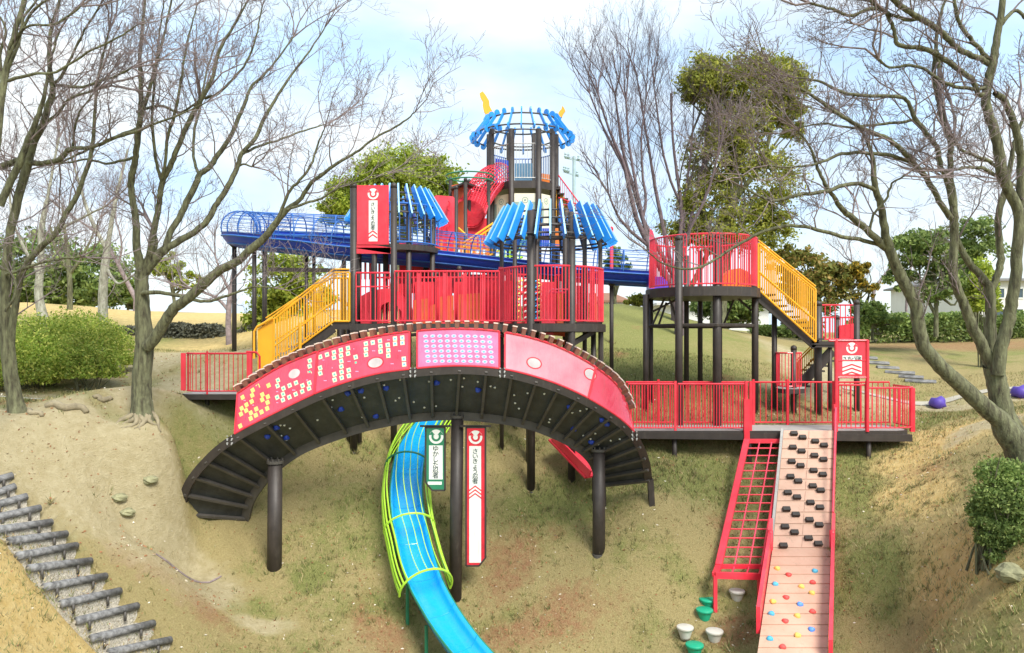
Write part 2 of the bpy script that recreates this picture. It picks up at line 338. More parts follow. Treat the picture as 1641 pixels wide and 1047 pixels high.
def fac(w, nz, k=1.2):
    m_ = t.nodes.new('ShaderNodeMath'); m_.operation = 'MULTIPLY_ADD'; L_(nz, m_.inputs[0]); m_.inputs[1].default_value = k; m_.inputs[2].default_value = -k * .5
    a_ = t.nodes.new('ShaderNodeMath'); a_.operation = 'ADD'; L_(w, a_.inputs[0]); L_(m_.outputs[0], a_.inputs[1])
    c_ = t.nodes.new('ShaderNodeMapRange'); c_.inputs[1].default_value = .3; c_.inputs[2].default_value = .75; L_(a_.outputs[0], c_.inputs[0]); return c_.outputs[0]
nf = noise(42, 8, .78); nm = noise(7, 8, .72); nl = noise(1.2, 5, .6)
base = ramp(nf, .3, (.31, .245, .1), .7, (.54, .45, .22))
grass = ramp(nf, .3, (.18, .2, .055), .7, (.38, .38, .14))
sandc = ramp(nm, .3, (.46, .38, .21), .7, (.62, .54, .34))
yelc = ramp(nm, .3, (.62, .43, .15), .7, (.8, .63, .3))
litc = ramp(nf, .32, (.27, .12, .06), .68, (.48, .3, .16))
c = mixc(fac(sp.outputs[1], nm), base, grass)
c = mixc(fac(at2.outputs['Fac'], nm), c, litc)
c = mixc(fac(sp.outputs[2], nm, .8), c, yelc)
c = mixc(fac(sp.outputs[0], nm, .6), c, sandc)
L_(c, bs.inputs['Base Color'])
bp = t.nodes.new('ShaderNodeBump'); bp.inputs['Strength'].default_value = .9; bp.inputs['Distance'].default_value = .07
ad = t.nodes.new('ShaderNodeMath'); ad.operation = 'ADD'; L_(nf, ad.inputs[0]); L_(nm, ad.inputs[1]); L_(ad.outputs[0], bp.inputs['Height']); L_(bp.outputs[0], bs.inputs['Normal'])
M['ground'] = gm
go = np_mesh('ground', np.stack([GX.ravel(), GY.ravel(), GZZ.ravel()], 1), Q, 'ground', smooth=True); tag(go, kind='structure')
ca = go.data.color_attributes.new('zone', 'FLOAT_COLOR', 'POINT'); arr = np.ones((nx * ny, 4), np.float32); arr[:, 0] = sz; arr[:, 1] = gzn; arr[:, 2] = yz
ca.data.foreach_set('color', arr.ravel())
lt = go.data.attributes.new('litter', 'FLOAT', 'POINT'); lt.data.foreach_set('value', lz.astype(np.float32))
def GP(px, D, dz=0):
    x = (px - CX) / F * D; return Vector((x, D, gz(x, D) + dz))
def drape(name, line, w, mt, dz=.004, label=None, n=60):
    pts = catmull([(p[0], p[1]) for p in line], n); V = []; 
    for i, p in enumerate(pts):
        t_ = pts[min(i + 1, n - 1)] - pts[max(i - 1, 0)]; t_ /= np.linalg.norm(t_) + 1e-9; nn = np.array([-t_[1], t_[0]])
        for k in (-.5, 0, .5): q = p + nn * w * k; V.append((q[0], q[1], 0))
    V = np.array(V); V[:, 2] = GZ(V[:, 0], V[:, 1]) + dz
    Qs = [(i * 3 + k, i * 3 + k + 1, i * 3 + k + 4, i * 3 + k + 3) for i in range(n - 1) for k in (0, 1)]
    return np_mesh(name, V, Qs, mt)
def xy(px, D): return ((px - CX) / F * D, D)
# ------------------------------------------------------------------ arch bridge
UP = Vector((0, 0, 1))
bo = [(285,826),(298,777),(330,735),(370,702),(440,665),(514,630),(590,605),(660,594),(735,589),(805,594),(870,610),(925,632),(970,657),(1005,683),(1026,710),(1038,740),(1042,768)]
bi = [(390,832),(398,802),(415,775),(437,750),(485,717),(555,690),(612,675),(668,666),(730,663),(795,668),(845,677),(882,690),(915,706),(938,722),(953,740),(960,757),(966,776)]
def bdo(k): u = 2 * k / 16 - 1; return 12.35 + (.85 if u < 0 else 1.25) * u * u
def bdi(k): u = 2 * k / 16 - 1; return 13.3 + (.75 if u < 0 else .85) * u * u
NB = 121
BO = [Vector(p) for p in catmull([P(*bo[k], bdo(k)) for k in range(17)], NB)]
BI = [Vector(p) for p in catmull([P(*bi[k], bdi(k)) for k in range(17)], NB)]
# panel run: outer index 3.1 .. 13.4 with its own upper edge
pt = [(3.12,381,630),(4,447,589),(5,519,560),(6,592,541),(7,660,531),(8,735,527),(9,805,532),(10,876,549),(11,936,577),(12,982,610),(13,1001,640),(13.45,1009,664)]
_pk = np.array([p[0] for p in pt])
PT3 = np.array([P(p[1], p[2], bdo(p[0]) + .12) for p in pt])
def PTf(k): return Vector([float(np.interp(k, _pk, PT3[:, i])) for i in range(3)])
PTs = catmull(PT3, 100); _ks = np.interp(np.linspace(0, len(pt) - 1, 100), range(len(pt)), _pk)
def PTf(k): return Vector([float(np.interp(k, _ks, PTs[:, i])) for i in range(3)])
def BOf(k): s = k / 16 * (NB - 1); i = min(int(s), NB - 2); return BO[i].lerp(BO[i + 1], s - i)
def BIf(k): s = k / 16 * (NB - 1); i = min(int(s), NB - 2); return BI[i].lerp(BI[i + 1], s - i)
br = thing('arch_bridge', GP(735, 13.3), 'arched red and dark brown play bridge spanning the slope on three round pillars', 'bridge')
def pan(k, t): return (BOf(k) + Vector((0, -.02, .03))).lerp(PTf(k), t)
def pnorm(k):
    a = pan(k - .05, .5); b = pan(k + .05, .5); c_ = pan(k, 1) - pan(k, 0); n_ = (b - a).cross(c_).normalized(); return n_ if n_.y < 0 else -n_
mb = MB()   # sloping floor shell
for i in range(NB - 1):
    a, b, c_, d = BO[i], BO[i + 1], BI[i + 1], BI[i]
    n_ = (b - a).cross(d - a).normalized()
    if n_.z < 0: n_ = -n_
    mb.hexa([a, b, c_, d, a + n_ * .05, b + n_ * .05, c_ + n_ * .05, d + n_ * .05])
mb.build('floor_shell', 'under', br)
for nm_, pts_, w_, h_ in (('outer_beam', BO, .08, .14), ('inner_beam', BI, .1, .15)):
    mb = MB(); n_ = len(pts_); v = []
    for i, p in enumerate(pts_):
        t_ = (pts_[min(i + 1, n_ - 1)] - pts_[max(i - 1, 0)]).normalized(); u_ = t_.cross(Vector((0, -1, 0))).normalized(); u_ = u_ if u_.z > 0 or abs(u_.z) < .2 else -u_
        y_ = Vector((0, 1, 0)); o_ = -u_ * .04
        v += [p + o_ - y_ * w_ / 2 - u_ * h_ / 2, p + o_ + y_ * w_ / 2 - u_ * h_ / 2, p + o_ + y_ * w_ / 2 + u_ * h_ / 2, p + o_ - y_ * w_ / 2 + u_ * h_ / 2]
    f = [(i * 4 + k, i * 4 + (k + 1) % 4, (i + 1) * 4 + (k + 1) % 4, (i + 1) * 4 + k) for i in range(n_ - 1) for k in range(4)] + [(3, 2, 1, 0), tuple((n_ - 1) * 4 + k for k in range(4))]
    mb.add(v, f).build(nm_, 'rib' if nm_ == 'inner_beam' else 'dark', br)
for k in np.linspace(.15, 15.9, 27):
    a = BOf(k); b = BIf(k); t_ = (BOf(min(16, k + .1)) - BOf(max(0, k - .1))).normalized()
    n_ = t_.cross(b - a).normalized(); n_ = -n_ if n_.z > 0 else n_
    MB().beam(a + n_ * .05, b + n_ * .05, .045, .07, n_).build('rung', 'rib', br)
rng = random.Random(4)
for i in range(58):   # climbing holds and bolt heads below the floor
    k = rng.uniform(3.4, 13.4); t_ = rng.uniform(.15, .85); a = BOf(k).lerp(BIf(k), t_); tt = (BOf(k + .1) - BOf(k - .1)).normalized()
    n_ = tt.cross(BIf(k) - BOf(k)).normalized(); n_ = -n_ if n_.z > 0 else n_
    big = i % 4 == 0; x_ = tt; y_ = n_.cross(x_).normalized(); r_ = .055 if big else .02
    m2 = MB(); v = []
    for rr_, hh in ((r_, .0), (r_ * .85, r_ * .6), (r_ * .4, r_ * .8)):
        for q in range(8): an = q * math.pi / 4; v.append(a + (x_ * math.cos(an) + y_ * math.sin(an)) * rr_ * (1 + .2 * math.sin(q * 2.3 + i)) + n_ * (hh + .004))
    m2.add(v, [(j * 8 + q, j * 8 + (q + 1) % 8, (j + 1) * 8 + (q + 1) % 8, (j + 1) * 8 + q) for j in (0, 1) for q in range(8)] + [tuple(16 + q for q in range(8))])
    tag(m2.build('climbing_hold', 'navy' if big else 'white', br, True), 'blue climbing hold' if big else 'small pale bolt head')
# side panels
secs = [(3.12, 4.86), (4.88, 6.95), (7.12, 8.93), (9.06, 11.35), (11.37, 13.42)]
plab = ['red side panel with a pattern of yellow squares and porthole', 'red side panel with pale green centred squares', 'pink side panel with a grid of blue dots', 'glossy pale pink side panel with porthole, sky glare painted into its red', 'glossy red side panel at the right end']
for (k0, k1), lb in zip(secs, plab):
    n_ = max(6, int((k1 - k0) * 8)); v = []; th = .03
    for i in range(n_ + 1):
        k = k0 + (k1 - k0) * i / n_; nn = pnorm(k)
        for t_ in (0.02, .33, .66, .99): v.append(pan(k, t_) + nn * .01)
        for t_ in (0.02, .33, .66, .99): v.append(pan(k, t_) - nn * .02)
    f = []
    for i in range(n_):
        a = i * 8; b = a + 8
        for j in range(3): f.append((a + j, b + j, b + j + 1, a + j + 1)); f.append((a + 4 + j, a + 5 + j, b + 5 + j, b + 4 + j))
        f.append((a, a + 4, b + 4, b)); f.append((a + 3, b + 3, b + 7, a + 7))
    f.append((0, 1, 2, 3, 7, 6, 5, 4)); e = n_ * 8; f.append((e + 3, e + 2, e + 1, e, e + 4, e + 5, e + 6, e + 7))
    sp_ = MB().add(v, f).build('side_panel', 'pinkm' if 'grid' in lb else 'redglare' if 'pale pink' in lb else 'pink', br); sp_['label'] = lb
    m2 = MB()
    for t_ in (0.0, 1.0): m2.tube([pan(k0 + (k1 - k0) * i / n_, t_) + Vector((0, -.015, 0)) for i in range(n_ + 1)], .018, 6)
    for k in (k0, k1): m2.tube([pan(k, 0) + Vector((0, -.015, 0)), pan(k, 1) + Vector((0, -.015, 0))], .016, 6)
    m2.build('panel_frame', 'red', sp_)
    if lb.startswith('red side panel with a pattern'): PA = sp_
    elif 'green centred' in lb: PB_ = sp_
    elif 'grid' in lb: PC_ = sp_
    elif 'glossy pale' in lb: PD_ = sp_
    else: PE_ = sp_
def proj(v): return (CX + v.x / v.y * F, HY - v.z / v.y * F)
_tab = [(k, t_, *proj(pan(k, t_))) for k in np.linspace(3.12, 13.42, 260) for t_ in np.linspace(0, 1, 21)]
_tk = np.array(_tab)
def onpanel(px, py):
    i = int(np.argmin((_tk[:, 2] - px) ** 2 + (_tk[:, 3] - py) ** 2)); return _tk[i, 0], _tk[i, 1]
def patch(mb, px, py, w, h, lift, n=4, rot=0):
    k, t_ = onpanel(px, py); nn = pnorm(k); c_ = pan(k, t_) + nn * (.011 + lift); c_ = P(px, py, c_.y)
    x_ = (pan(k + .05, t_) - pan(k - .05, t_)).normalized(); y_ = nn.cross(x_).normalized(); y_ = -y_ if y_.z < 0 else y_
    if n == 4: po = [c_ + x_ * sx * w / 2 + y_ * sy * h / 2 for sx, sy in ((-1, -1), (1, -1), (1, 1), (-1, 1))]
    else: po = [c_ + x_ * math.cos(2 * math.pi * i / n) * w / 2 + y_ * math.sin(2 * math.pi * i / n) * h / 2 for i in range(n)]
    if (po[1] - po[0]).cross(po[2] - po[1]).dot(nn) < 0: po = po[::-1]
    mb.slab(po, nn, .006)
SQ = [(98,665),(138,632),(182,605),(226,572),(178,648),(222,612),(174,700),(219,665),(90,757),(130,728),(84,805),(127,775),(78,905),(122,875),(166,842),(208,815),(167,795),(212,763),(256,788),(304,758),(262,685),(263,643),(307,708),(309,660),(312,612),(315,565),(318,520),
 (394,522),(391,568),(388,665),(440,590),(438,638),(436,686),(490,663),(492,565),(546,543),(543,638),(598,615),(600,567),(655,590),(657,545),(660,450),(660,403),(661,357)]
SQ2 = [(749,326),(806,306),(864,288),(864,331),(922,269),(923,314),(925,360),(926,406),(928,453),(929,500),(870,518),(868,472),(988,437),(989,484),(748,418),(750,463),(982,252),(982,297),(1046,327),(1047,373),
 (1132,215),(1190,205),(1250,192),(1132,262),(1133,306),(1254,237),(1255,280),(1315,225),(1320,270),(1320,315),(1376,172),(1437,165),(1377,215),(1438,207),(1450,342),(1453,388)]
for sq, par in ((SQ, PA), (SQ2, PB_)):
    m2 = MB()
    for x, y in sq:
        px, py = 370 + x / 5.233, 510 + y / 5.235
        m2.cur = 0 if x < 330 else 1; patch(m2, px, py, .068, .074, .004)
        if x > 380: m2.cur = 2 if x < 1340 else 3; patch(m2, px, py, .034, .034, .007)
    m2.build('game_squares', ['mus', 'lgn', 'gcen', 'bcen'], par)
m2 = MB()
for r_ in range(6):
    for c_ in range(10):
        px = 650 + (262 + c_ * 93 + r_ * 7) / 8.2; py = 510 + (235 + r_ * 66 + (c_ - 3) ** 2 * .35) / 8.2
        m2.cur = 0; patch(m2, px, py, .09, .062, .004, 8); m2.cur = 1; patch(m2, px, py, .05, .035, .007, 8)
m2.build('dot_grid', ['lil', 'bcen'], PC_)
for px, py, w, h, par in ((471.5, 599, .25, .19, PA), (601.5, 581.5, .29, .2, PB_), (856, 582, .27, .2, PD_), (946, 600, .25, .2, PE_)):
    m2 = MB(); m2.cur = 0; patch(m2, px, py, w, h, .003, 20); m2.cur = 1; patch(m2, px, py, w * .84, h * .8, .006, 20); m2.build('porthole', ['redd', 'acry'], par)
for sq, par in (([(1040,258),(840,418),(780,352),(990,363),(1057,447),(790,525),(1197,275),(1415,275),(1352,383),(1322,183)], PB_), ([(527,604),(634,520),(392,617),(393,710),(110,690),(190,730)], PA)):
    m2 = MB()
    for x, y in sq:
        for dx in (-9, 0, 9): patch(m2, 370 + (x + dx) / 5.233, 510 + y / 5.235, .012, .014, .003)
    m2.build('digit_marks', 'lil', par)
# planks over the top
ks = []; k = 2.95; 
Ltab = [0]; kk = np.linspace(3.0, 13.4, 400); PL = [PTf(max(q, 3.12)) for q in kk]
for a, b in zip(PL, PL[1:]): Ltab.append(Ltab[-1] + (b - a).length)
nP = 48
for i in range(nP):
    k = float(np.interp(Ltab[-1] * (i + .3) / nP, Ltab, kk)); p = PTf(k); t_ = (PTf(min(13.4, k + .1)) - PTf(max(3.13, k - .1))).normalized()
    u_ = Vector((0, -1, 0)).cross(t_); u_ = (u_ if u_.z > 0 else -u_).normalized(); y_ = t_.cross(u_); y_ = y_ if y_.y > 0 else -y_
    m2 = MB(); m2.box(p + u_ * .055 + y_ * .07, .07, .2, .12, t_, y_, u_); m2.cur = 1; m2.box(p + u_ * .128 + y_ * .07, .078, .21, .02, t_, y_, u_)
    m2.build('plank', ['plank', 'plankt'], br)
m2 = MB()  # far handrail curb
m2.tube([PTf(q) + Vector((0, .1, -.06)) for q in np.linspace(3.13, 13.4, 50)], .03, 6)
for q in np.linspace(3.3, 13.2, 14): m2.tube([PTf(q) + Vector((0, .1, -.04)), BOf(q) + Vector((0, .06, .05))], .025, 6)
m2.build('plank_stringer', 'dark', br)
for px, py, k in ((666, 600, 7.03), (807, 600, 9.0), (372, 707, 3.0), (1020, 697, 13.45)):
    m2 = MB()
    for j in range(3):
        for i_ in (-1, 1): m2.lathe(BOf(k) + Vector((i_ * .035, -.075, -.03 - .07 * j + .06)), [(.012, 0), (.012, .02)], 6)
    for j in range(4): m2.tube([BOf(k) + Vector(((j % 2 - .5) * .08, -.045, -.08 + .07 * (j // 2))), BOf(k) + Vector(((j % 2 - .5) * .08, -.07, -.08 + .07 * (j // 2)))], .016, 6)
    m2.build('joint_bolts', 'steel', br)
for px, k_, w_, D in ((439.5, 3.35, .13, 13.2), (729, 8, .115, 13.3), (959.5, 13.2, .115, 13.4)):
    bp_ = BIf(k_) if k_ != 3.35 else None
    top = {439.5: P(441, 741, D), 729: P(733, 668, D), 959.5: P(960, 722, D)}[px]; base_ = GP(px, D, -.5)
    m2 = MB(); m2.tube([base_, Vector((top.x, top.y, top.z))], [w_, w_ * .96], 20)
    o_ = m2.build('pillar', 'dark', br, True)
    m3 = MB(); m3.lathe(top + Vector((0, 0, -.02)), [(w_ * 1.15, 0), (w_ * 1.15, .05)], 20)
    for q in range(8): a = q * math.pi / 4; m3.tube([top + Vector((math.cos(a) * w_ * 1.02, math.sin(a) * w_ * 1.02, .03)), top + Vector((math.cos(a) * w_ * 1.02, math.sin(a) * w_ * 1.02, .07))], .012, 6)
    m3.lathe(GP(px, D, -.13), [(w_ * 1.08, -.3), (w_ * 1.08, .05), (w_ * .9, .06)], 16)
    m3.build('flange', 'rib', o_)
m2 = MB(); m2.beam(BO[-1], GP(1045, 13.65, -.2), .1, .12, (0, 1, 0)); m2.build('leg', 'dark', br)
m2 = MB(); m2.beam(BI[-1], GP(967, 14.2, -.2), .1, .12, (0, 1, 0)); m2.build('leg', 'dark', br)

# ------------------------------------------------------------------ lettering
def glyph_mesh(mb, ch, c, size, xd, yd, nd, mi=0, stretch=1, slab=.004):
    cu = bpy.data.curves.new('g', 'FONT'); cu.body = ch; cu.size = size; cu.align_x = 'CENTER'; cu.align_y = 'CENTER'; cu.extrude = 0; cu.offset = size * .012
    ob = bpy.data.objects.new('g', cu); COL.objects.link(ob); dg = bpy.context.evaluated_depsgraph_get(); me = bpy.data.meshes.new_from_object(ob.evaluated_get(dg))
    v = [Vector(c) + xd * q.co.x + yd * (q.co.y * stretch) + nd * slab for q in me.vertices]; f = [tuple(p.vertices) for p in me.polygons]
    mb.cur = mi; mb.add(v, f); bpy.data.objects.remove(ob); bpy.data.meshes.remove(me); bpy.data.curves.remove(cu)
def disc(mb, c, r0, r1, xd, yd, nd, lift, a0=0, a1=360, n=36, th=.003):
    c = Vector(c)
    for i in range(n):
        A = R(a0 + (a1 - a0) * i / n); B = R(a0 + (a1 - a0) * (i + 1) / n)
        po = [(r1, A), (r1, B), (r0, B), (r0, A)] if r0 > 0 else [(0, 0), (r1, A), (r1, B)]
        mb.add([c + xd * (r * math.cos(a)) + yd * (r * math.sin(a)) + nd * lift for r, a in po], [tuple(range(len(po)))])
def emblem(mb, c, r, xd, yd, nd, white, bgc):   # white disc, double headed U arrow, white ball
    mb.cur = white; disc(mb, c, 0, r, xd, yd, nd, .004)
    mb.cur = bgc; disc(mb, c, .36 * r, .66 * r, xd, yd, nd, .006, 150, 390)
    for s_ in (-1, 1):
        ctr = Vector(c) + xd * (s_ * .52 * r) + yd * (.36 * r)
        po = [ctr + xd * (s_ * -.34 * r) + yd * (-.1 * r), ctr + xd * (s_ * .5 * r) + yd * (-.12 * r), ctr + xd * (s_ * .1 * r) + yd * (.42 * r)]
        if s_ < 0: po = po[::-1]
        mb.add([p + nd * .007 for p in po], [(0, 1, 2)])
    mb.cur = white
def chevrons(mb, c, w, n, gap, th, xd, yd, nd, mi, lift=.006, rise=.5):
    mb.cur = mi
    for i in range(n):
        y0 = -i * gap
        po = [(-w / 2, y0 - w * rise / 2), (0, y0), (w / 2, y0 - w * rise / 2), (w / 2, y0 - w * rise / 2 - th), (0, y0 - th), (-w / 2, y0 - w * rise / 2 - th)]
        mb.add([Vector(c) + xd * x + yd * y + nd * lift for x, y in po], [(0, 1, 4, 5), (1, 2, 3, 4)])
XD, YD, ND = Vector((1, 0, 0)), Vector((0, 0, 1)), Vector((0, -1, 0))
def banner(name, px0, px1, py0, py1, D, col, label, txt, ytext, chev, whitebar, em, cut=0):
    s = D / F; th_ = thing(name, P((px0 + px1) / 2, py0, D), label, 'sign banner')
    c0 = P(px0, py1, D); c1 = P(px1, py0, D); fw = .03; k = cut
    poly = [Vector((c0.x + k * .8, D, c0.z)), Vector((c1.x, D, c0.z)), Vector((c1.x, D, c1.z)), Vector((c0.x, D, c1.z)), Vector((c0.x, D, c0.z + k))] if cut > 0 else \
        [Vector((c0.x, D, c0.z)), Vector((c1.x + k * .8, D, c0.z)), Vector((c1.x, D, c0.z - k)), Vector((c1.x, D, c1.z)), Vector((c0.x, D, c1.z))] if cut < 0 else \
        [Vector((c0.x, D, c0.z)), Vector((c1.x, D, c0.z)), Vector((c1.x, D, c1.z)), Vector((c0.x, D, c1.z))]
    mb = MB(); mb.slab(poly, (0, -1, 0), .02); mb.build('board', col, th_)
    if name == 'sign_banner':
        m2 = MB(); n_ = len(poly)
        for i in range(n_): m2.beam(poly[i] + Vector((0, .01, 0)), poly[(i + 1) % n_] + Vector((0, .01, 0)), .03, .035, (0, 1, 0))
        m2.beam(Vector((c0.x - .1, D + .01, c1.z + .02)), Vector((c1.x + .1, D + .01, c1.z + .02)), .035, .035, (0, 0, 1)); m2.build('frame', 'dark', th_)
    ctr = (px0 + px1) / 2
    mb = MB(); emblem(mb, P(em[0], em[1], D), em[2] * s, XD, YD, ND, 0, 1); mb.build('emblem', ['white', col], th_)
    mb = MB()
    if whitebar:
        for wb in whitebar:
            a = [P(wb[0], wb[3], D), P(wb[1], wb[3], D), P(wb[1], wb[2], D), P(wb[0], wb[2], D)]; mb.cur = 0; mb.add([p + ND * .003 for p in a], [(0, 1, 2, 3)])
    if chev: chevrons(mb, P(chev[0], chev[1], D), chev[2] * s, chev[3], chev[4] * s, chev[5] * s, XD, YD, ND, 2, rise=chev[6])
    mb.build('white_field', ['white', 'ink', col], th_)
    mb = MB()
    for i, ch in enumerate(txt):
        if ytext[0] == 'v': glyph_mesh(mb, ch, P(ytext[1], ytext[2] + i * ytext[3], D), ytext[4] * s, XD, YD, ND, 0, ytext[5], .006)
        else: glyph_mesh(mb, ch, P(ytext[1] + i * ytext[3], ytext[2], D), ytext[4] * s, XD, YD, ND, 0, ytext[5], .006)
    mb.build('lettering', 'ink', th_); return th_
b = banner('sign_banner', 682, 713, 685, 786, 13.15, 'green', 'green hanging sign with white emblem, left of the centre pillar', 'ゆかした忍者', ('v', 698, 719.5, 8.7, 10.5, .95), None, [(687.5, 709.5, 714, 768.5), (685.5, 708, 772, 777)], (699, 700, 11.5), .14)
b = banner('sign_banner', 747, 778, 685, 907, 13.15, 'redd', 'tall red hanging sign with white emblem, right of the centre pillar', 'さいきょう忍者', ('v', 761.5, 724, 8.0, 10, .9), (761.5, 778, 19, 3, 6, 2.4, .75), [(752, 771, 715, 902)], (762, 701, 11), -.14)
b = banner('course_sign', 572, 623, 297, 392, 15.2, 'red', 'large red sign panel with white emblem, high on two posts beside the blue net slide', 'さいきょう忍者', ('v', 597.5, 328, 6.3, 7.6, .95), (597.5, 369, 14, 2, 6, 2.6, .75), [(591, 605, 321.5, 387)], (598, 311, 8.8))
m2 = MB(); m2.beam(P(567, 393, 15.24), P(626, 402, 15.24), .05, .12); m2.beam(P(567, 402, 15.24), P(626, 402, 15.24), .05, .12); m2.build('lower_rail', 'red', b)
b = banner('course_sign', 1343, 1387, 548, 603, 15.0, 'red', 'square red sign panel with emblem and chevrons, above the walkway by the ramp', 'さいきょう忍者', ('h', 1353, 575.5, 4.1, 6.0, 1.35), (1365, 583, 30, 3, 6.2, 2.4, .35), [(1350, 1381, 570, 600)], (1365, 558, 9))
m2 = MB(); m2.tube([P(1340, 545, 15), GP(1340, 15) * 0 + P(1340, 692, 15)], .035, 8); m2.tube([P(1390, 545, 15), P(1390, 692, 15)], .035, 8)
m2.tube([P(1328, 546, 15), P(1391, 546, 15)], .022, 8); m2.tube([P(1340, 605, 15), P(1391, 605, 15)], .02, 8); m2.tube([P(1340, 578, 15), P(1390, 578, 15)], .014, 6); m2.build('frame', 'red', b)
# ------------------------------------------------------------------ decks, towers
POSTS = [((439.5 - CX) / F * 13.2, 13.2, .26), ((729 - CX) / F * 13.3, 13.3, .24), ((959.5 - CX) / F * 13.4, 13.4, .24)]
def post(parent, px, ptop, D, w=.13, bottom=None, cap=True, name='post', mt='dark', kind='round', x=None, label=None):
    x_ = (px - CX) / F * D if x is None else x; zt = (HY - ptop) / F * D
    zb = gz(x_, D) - .35 if bottom is None else (HY - bottom) / F * D
    mb = MB()
    if kind == 'round': mb.tube([Vector((x_, D, zb)), Vector((x_, D, zt))], w / 2, 12)
    else: mb.beam(Vector((x_, D, zb)), Vector((x_, D, zt)), w, w)
    if cap: mb.lathe((x_, D, zt), [(w * .53, -.06), (w * .53, .01), (w * .3, .04), (w * .02, .055)], 12)
    if bottom is None: POSTS.append((x_, D, w))
    if bottom is None: mb.lathe((x_, D, zb + .24), [(w * .5, -.1), (w * .72, 0), (w * .72, .035), (w * .52, .045)], 12)
    return mb.build(name, mt, parent, kind == 'round')
def deckpoly(name, poly, z, th, mt, parent, top='deck'):
    mb = MB(); mb.cur = 0; mb.slab([Vector((p[0], p[1], z)) for p in poly], (0, 0, 1), th)
    mb.cur = 1; c_ = Vector((sum(p[0] for p in poly) / len(poly), sum(p[1] for p in poly) / len(poly), z))
    mb.add([Vector((p[0], p[1], z + .004)).lerp(c_ + UP * .004, .03) for p in poly], [tuple(range(len(poly)))])
    return mb.build(name, [mt, top], parent)
def circ(c, r, n=24, a0=0): return [(c[0] + r * math.cos(R(a0 + 360 * i / n)), c[1] + r * math.sin(R(a0 + 360 * i / n))) for i in range(n)]
def fin_roof(parent, c, z0, z1, r0, r1, n, w=.17, skip=None, a_off=0):
    """blue fins standing on edge round rings: c centre, z0/r0 eave, z1/r1 top"""
    m2 = MB()
    for t_ in (0.04, .34, .62, .93):
        z = z0 + (z1 - z0) * t_; r = r0 + (r1 - r0) * t_ - .03
        m2.tube([Vector((c[0] + r * math.cos(R(q)), c[1] + r * math.sin(R(q)), z)) for q in range(0, 361, 15)], .02, 6, False)
    m2.build('roof_ring', 'rib', parent)
    for i in range(n):
        a = 360 * i / n + a_off
        if skip and skip(a % 360): continue
        er = Vector((math.cos(R(a)), math.sin(R(a)), 0)); et = Vector((-er.y, er.x, 0))
        lo = Vector((c[0], c[1], 0)) + er * r0 + UP * z0; hi = Vector((c[0], c[1], 0)) + er * r1 + UP * z1
        d = (hi - lo).normalized(); u_ = et.cross(d).normalized(); u_ = u_ if u_.z > 0 else -u_
        m3 = MB(); m3.cur = 0; m3.beam(lo - d * .12 + u_ * w * .35, hi + d * .1 + u_ * w * .35, .03, w, u_); m3.cur = 1; m3.beam(lo - d * .12 + u_ * (w * .85 + .006), hi + d * .1 + u_ * (w * .85 + .006), .034, .012, u_)
        m3.build('roof_fin', ['blue', BLT], parent)
BLT = mat('pale_blue_edge', (.3, .6, .85), .4, .05, 3)
# --- long central platform with the round turret
cp = thing('play_platform', GP(700, 15.6), 'long red railed platform on dark posts behind the arch bridge', 'play platform')
zd = (HY - 519) / F * 15.1
xa, xb = (562 - CX) / F * 15.2, (806 - CX) / F * 15.2
deckpoly('deck', [(xa, 15.1), (xb, 15.1), (xb, 16.7), (xa, 16.7)], zd, .14, 'dark', cp)
railing('railing', [(xa + .12, 15.15, zd), (xa + .8, 15.15, zd)], 1.03, 'red', cp, .1, mid=.75)
railing('railing', [(xa + .9, 15.15, zd), ((800 - CX) / F * 15.15, 15.15, zd)], 1.06, 'red', cp, .075)
railing('railing', [(xa + .12, 16.65, zd), ((800 - CX) / F * 16.65, 16.65, zd)], 1.06, 'red', cp, .1)
for px in (672, 712, 745, 775): MB().beam(P(px, 520, 15.17), P(px, 436, 15.17), .07, .03).build('railing_post', 'red', cp)
for px, top, D, w in ((567, 297, 15.25, .15), (631, 297, 15.25, .13), (575, 330, 16.75, .12), (618, 395, 16.75, .12), (700, 438, 16.75, .11), (736, 430, 16.75, .11)):
    post(cp, px, top, D, w)
m2 = MB()
for a, b in (((562, 526), (806, 526)),): m2.beam(P(*a, 15.16), P(*b, 15.16), .1, .16)
m2.beam(P(562, 526, 16.6), P(806, 526, 16.6), .1, .14); m2.build('floor_beam', 'dark', cp)
# red play panels on the back side of the long platform
def panel(name, corners, D, mt, parent, th=.03, holes=None, frame=None, label=None):
    mb = MB(); mb.slab([P(x, y, D) for x, y in corners], (0, -1, 0), th)
    o = mb.build(name, mt, parent); tag(o, label); return o
ap = [(578, 519), (578, 475), (590, 468), (606, 464), (622, 462), (636, 466), (648, 476), (656, 492), (660, 519), (648, 519), (644, 500), (634, 487), (622, 484), (612, 489), (607, 502), (606, 519)]
mb = MB(); mb.slab([P(x, y, 16.45) for x, y in ap[::-1]], (0, -1, 0), .5); mb.build('crawl_arch', 'red', cp)
for x0, x1, y0 in ((665, 696, 452), (700, 724, 446), (728, 744, 452), (747, 762, 446), (766, 798, 450), (640, 660, 455)):
    panel('back_panel', [(x0, 519), (x1, 519), (x1, y0), (x0, y0)], 16.55, 'redd', cp)
for x0, x1, y0, m_ in ((662, 686, 481, 'brick'), (690, 698, 490, 'brick'), (703, 727, 476, 'brick'), (733, 776, 472, 'brick')):
    mb = MB()
    n_ = 9
    for i in range(n_): xx = x0 + (x1 - x0) * (i + .5) / n_; mb.beam(P(xx, 519, 16.2), P(xx, y0 - i * .3, 16.2), (x1 - x0) / n_ * .0115, .02)
    mb.build('slat_panel', m_, cp)
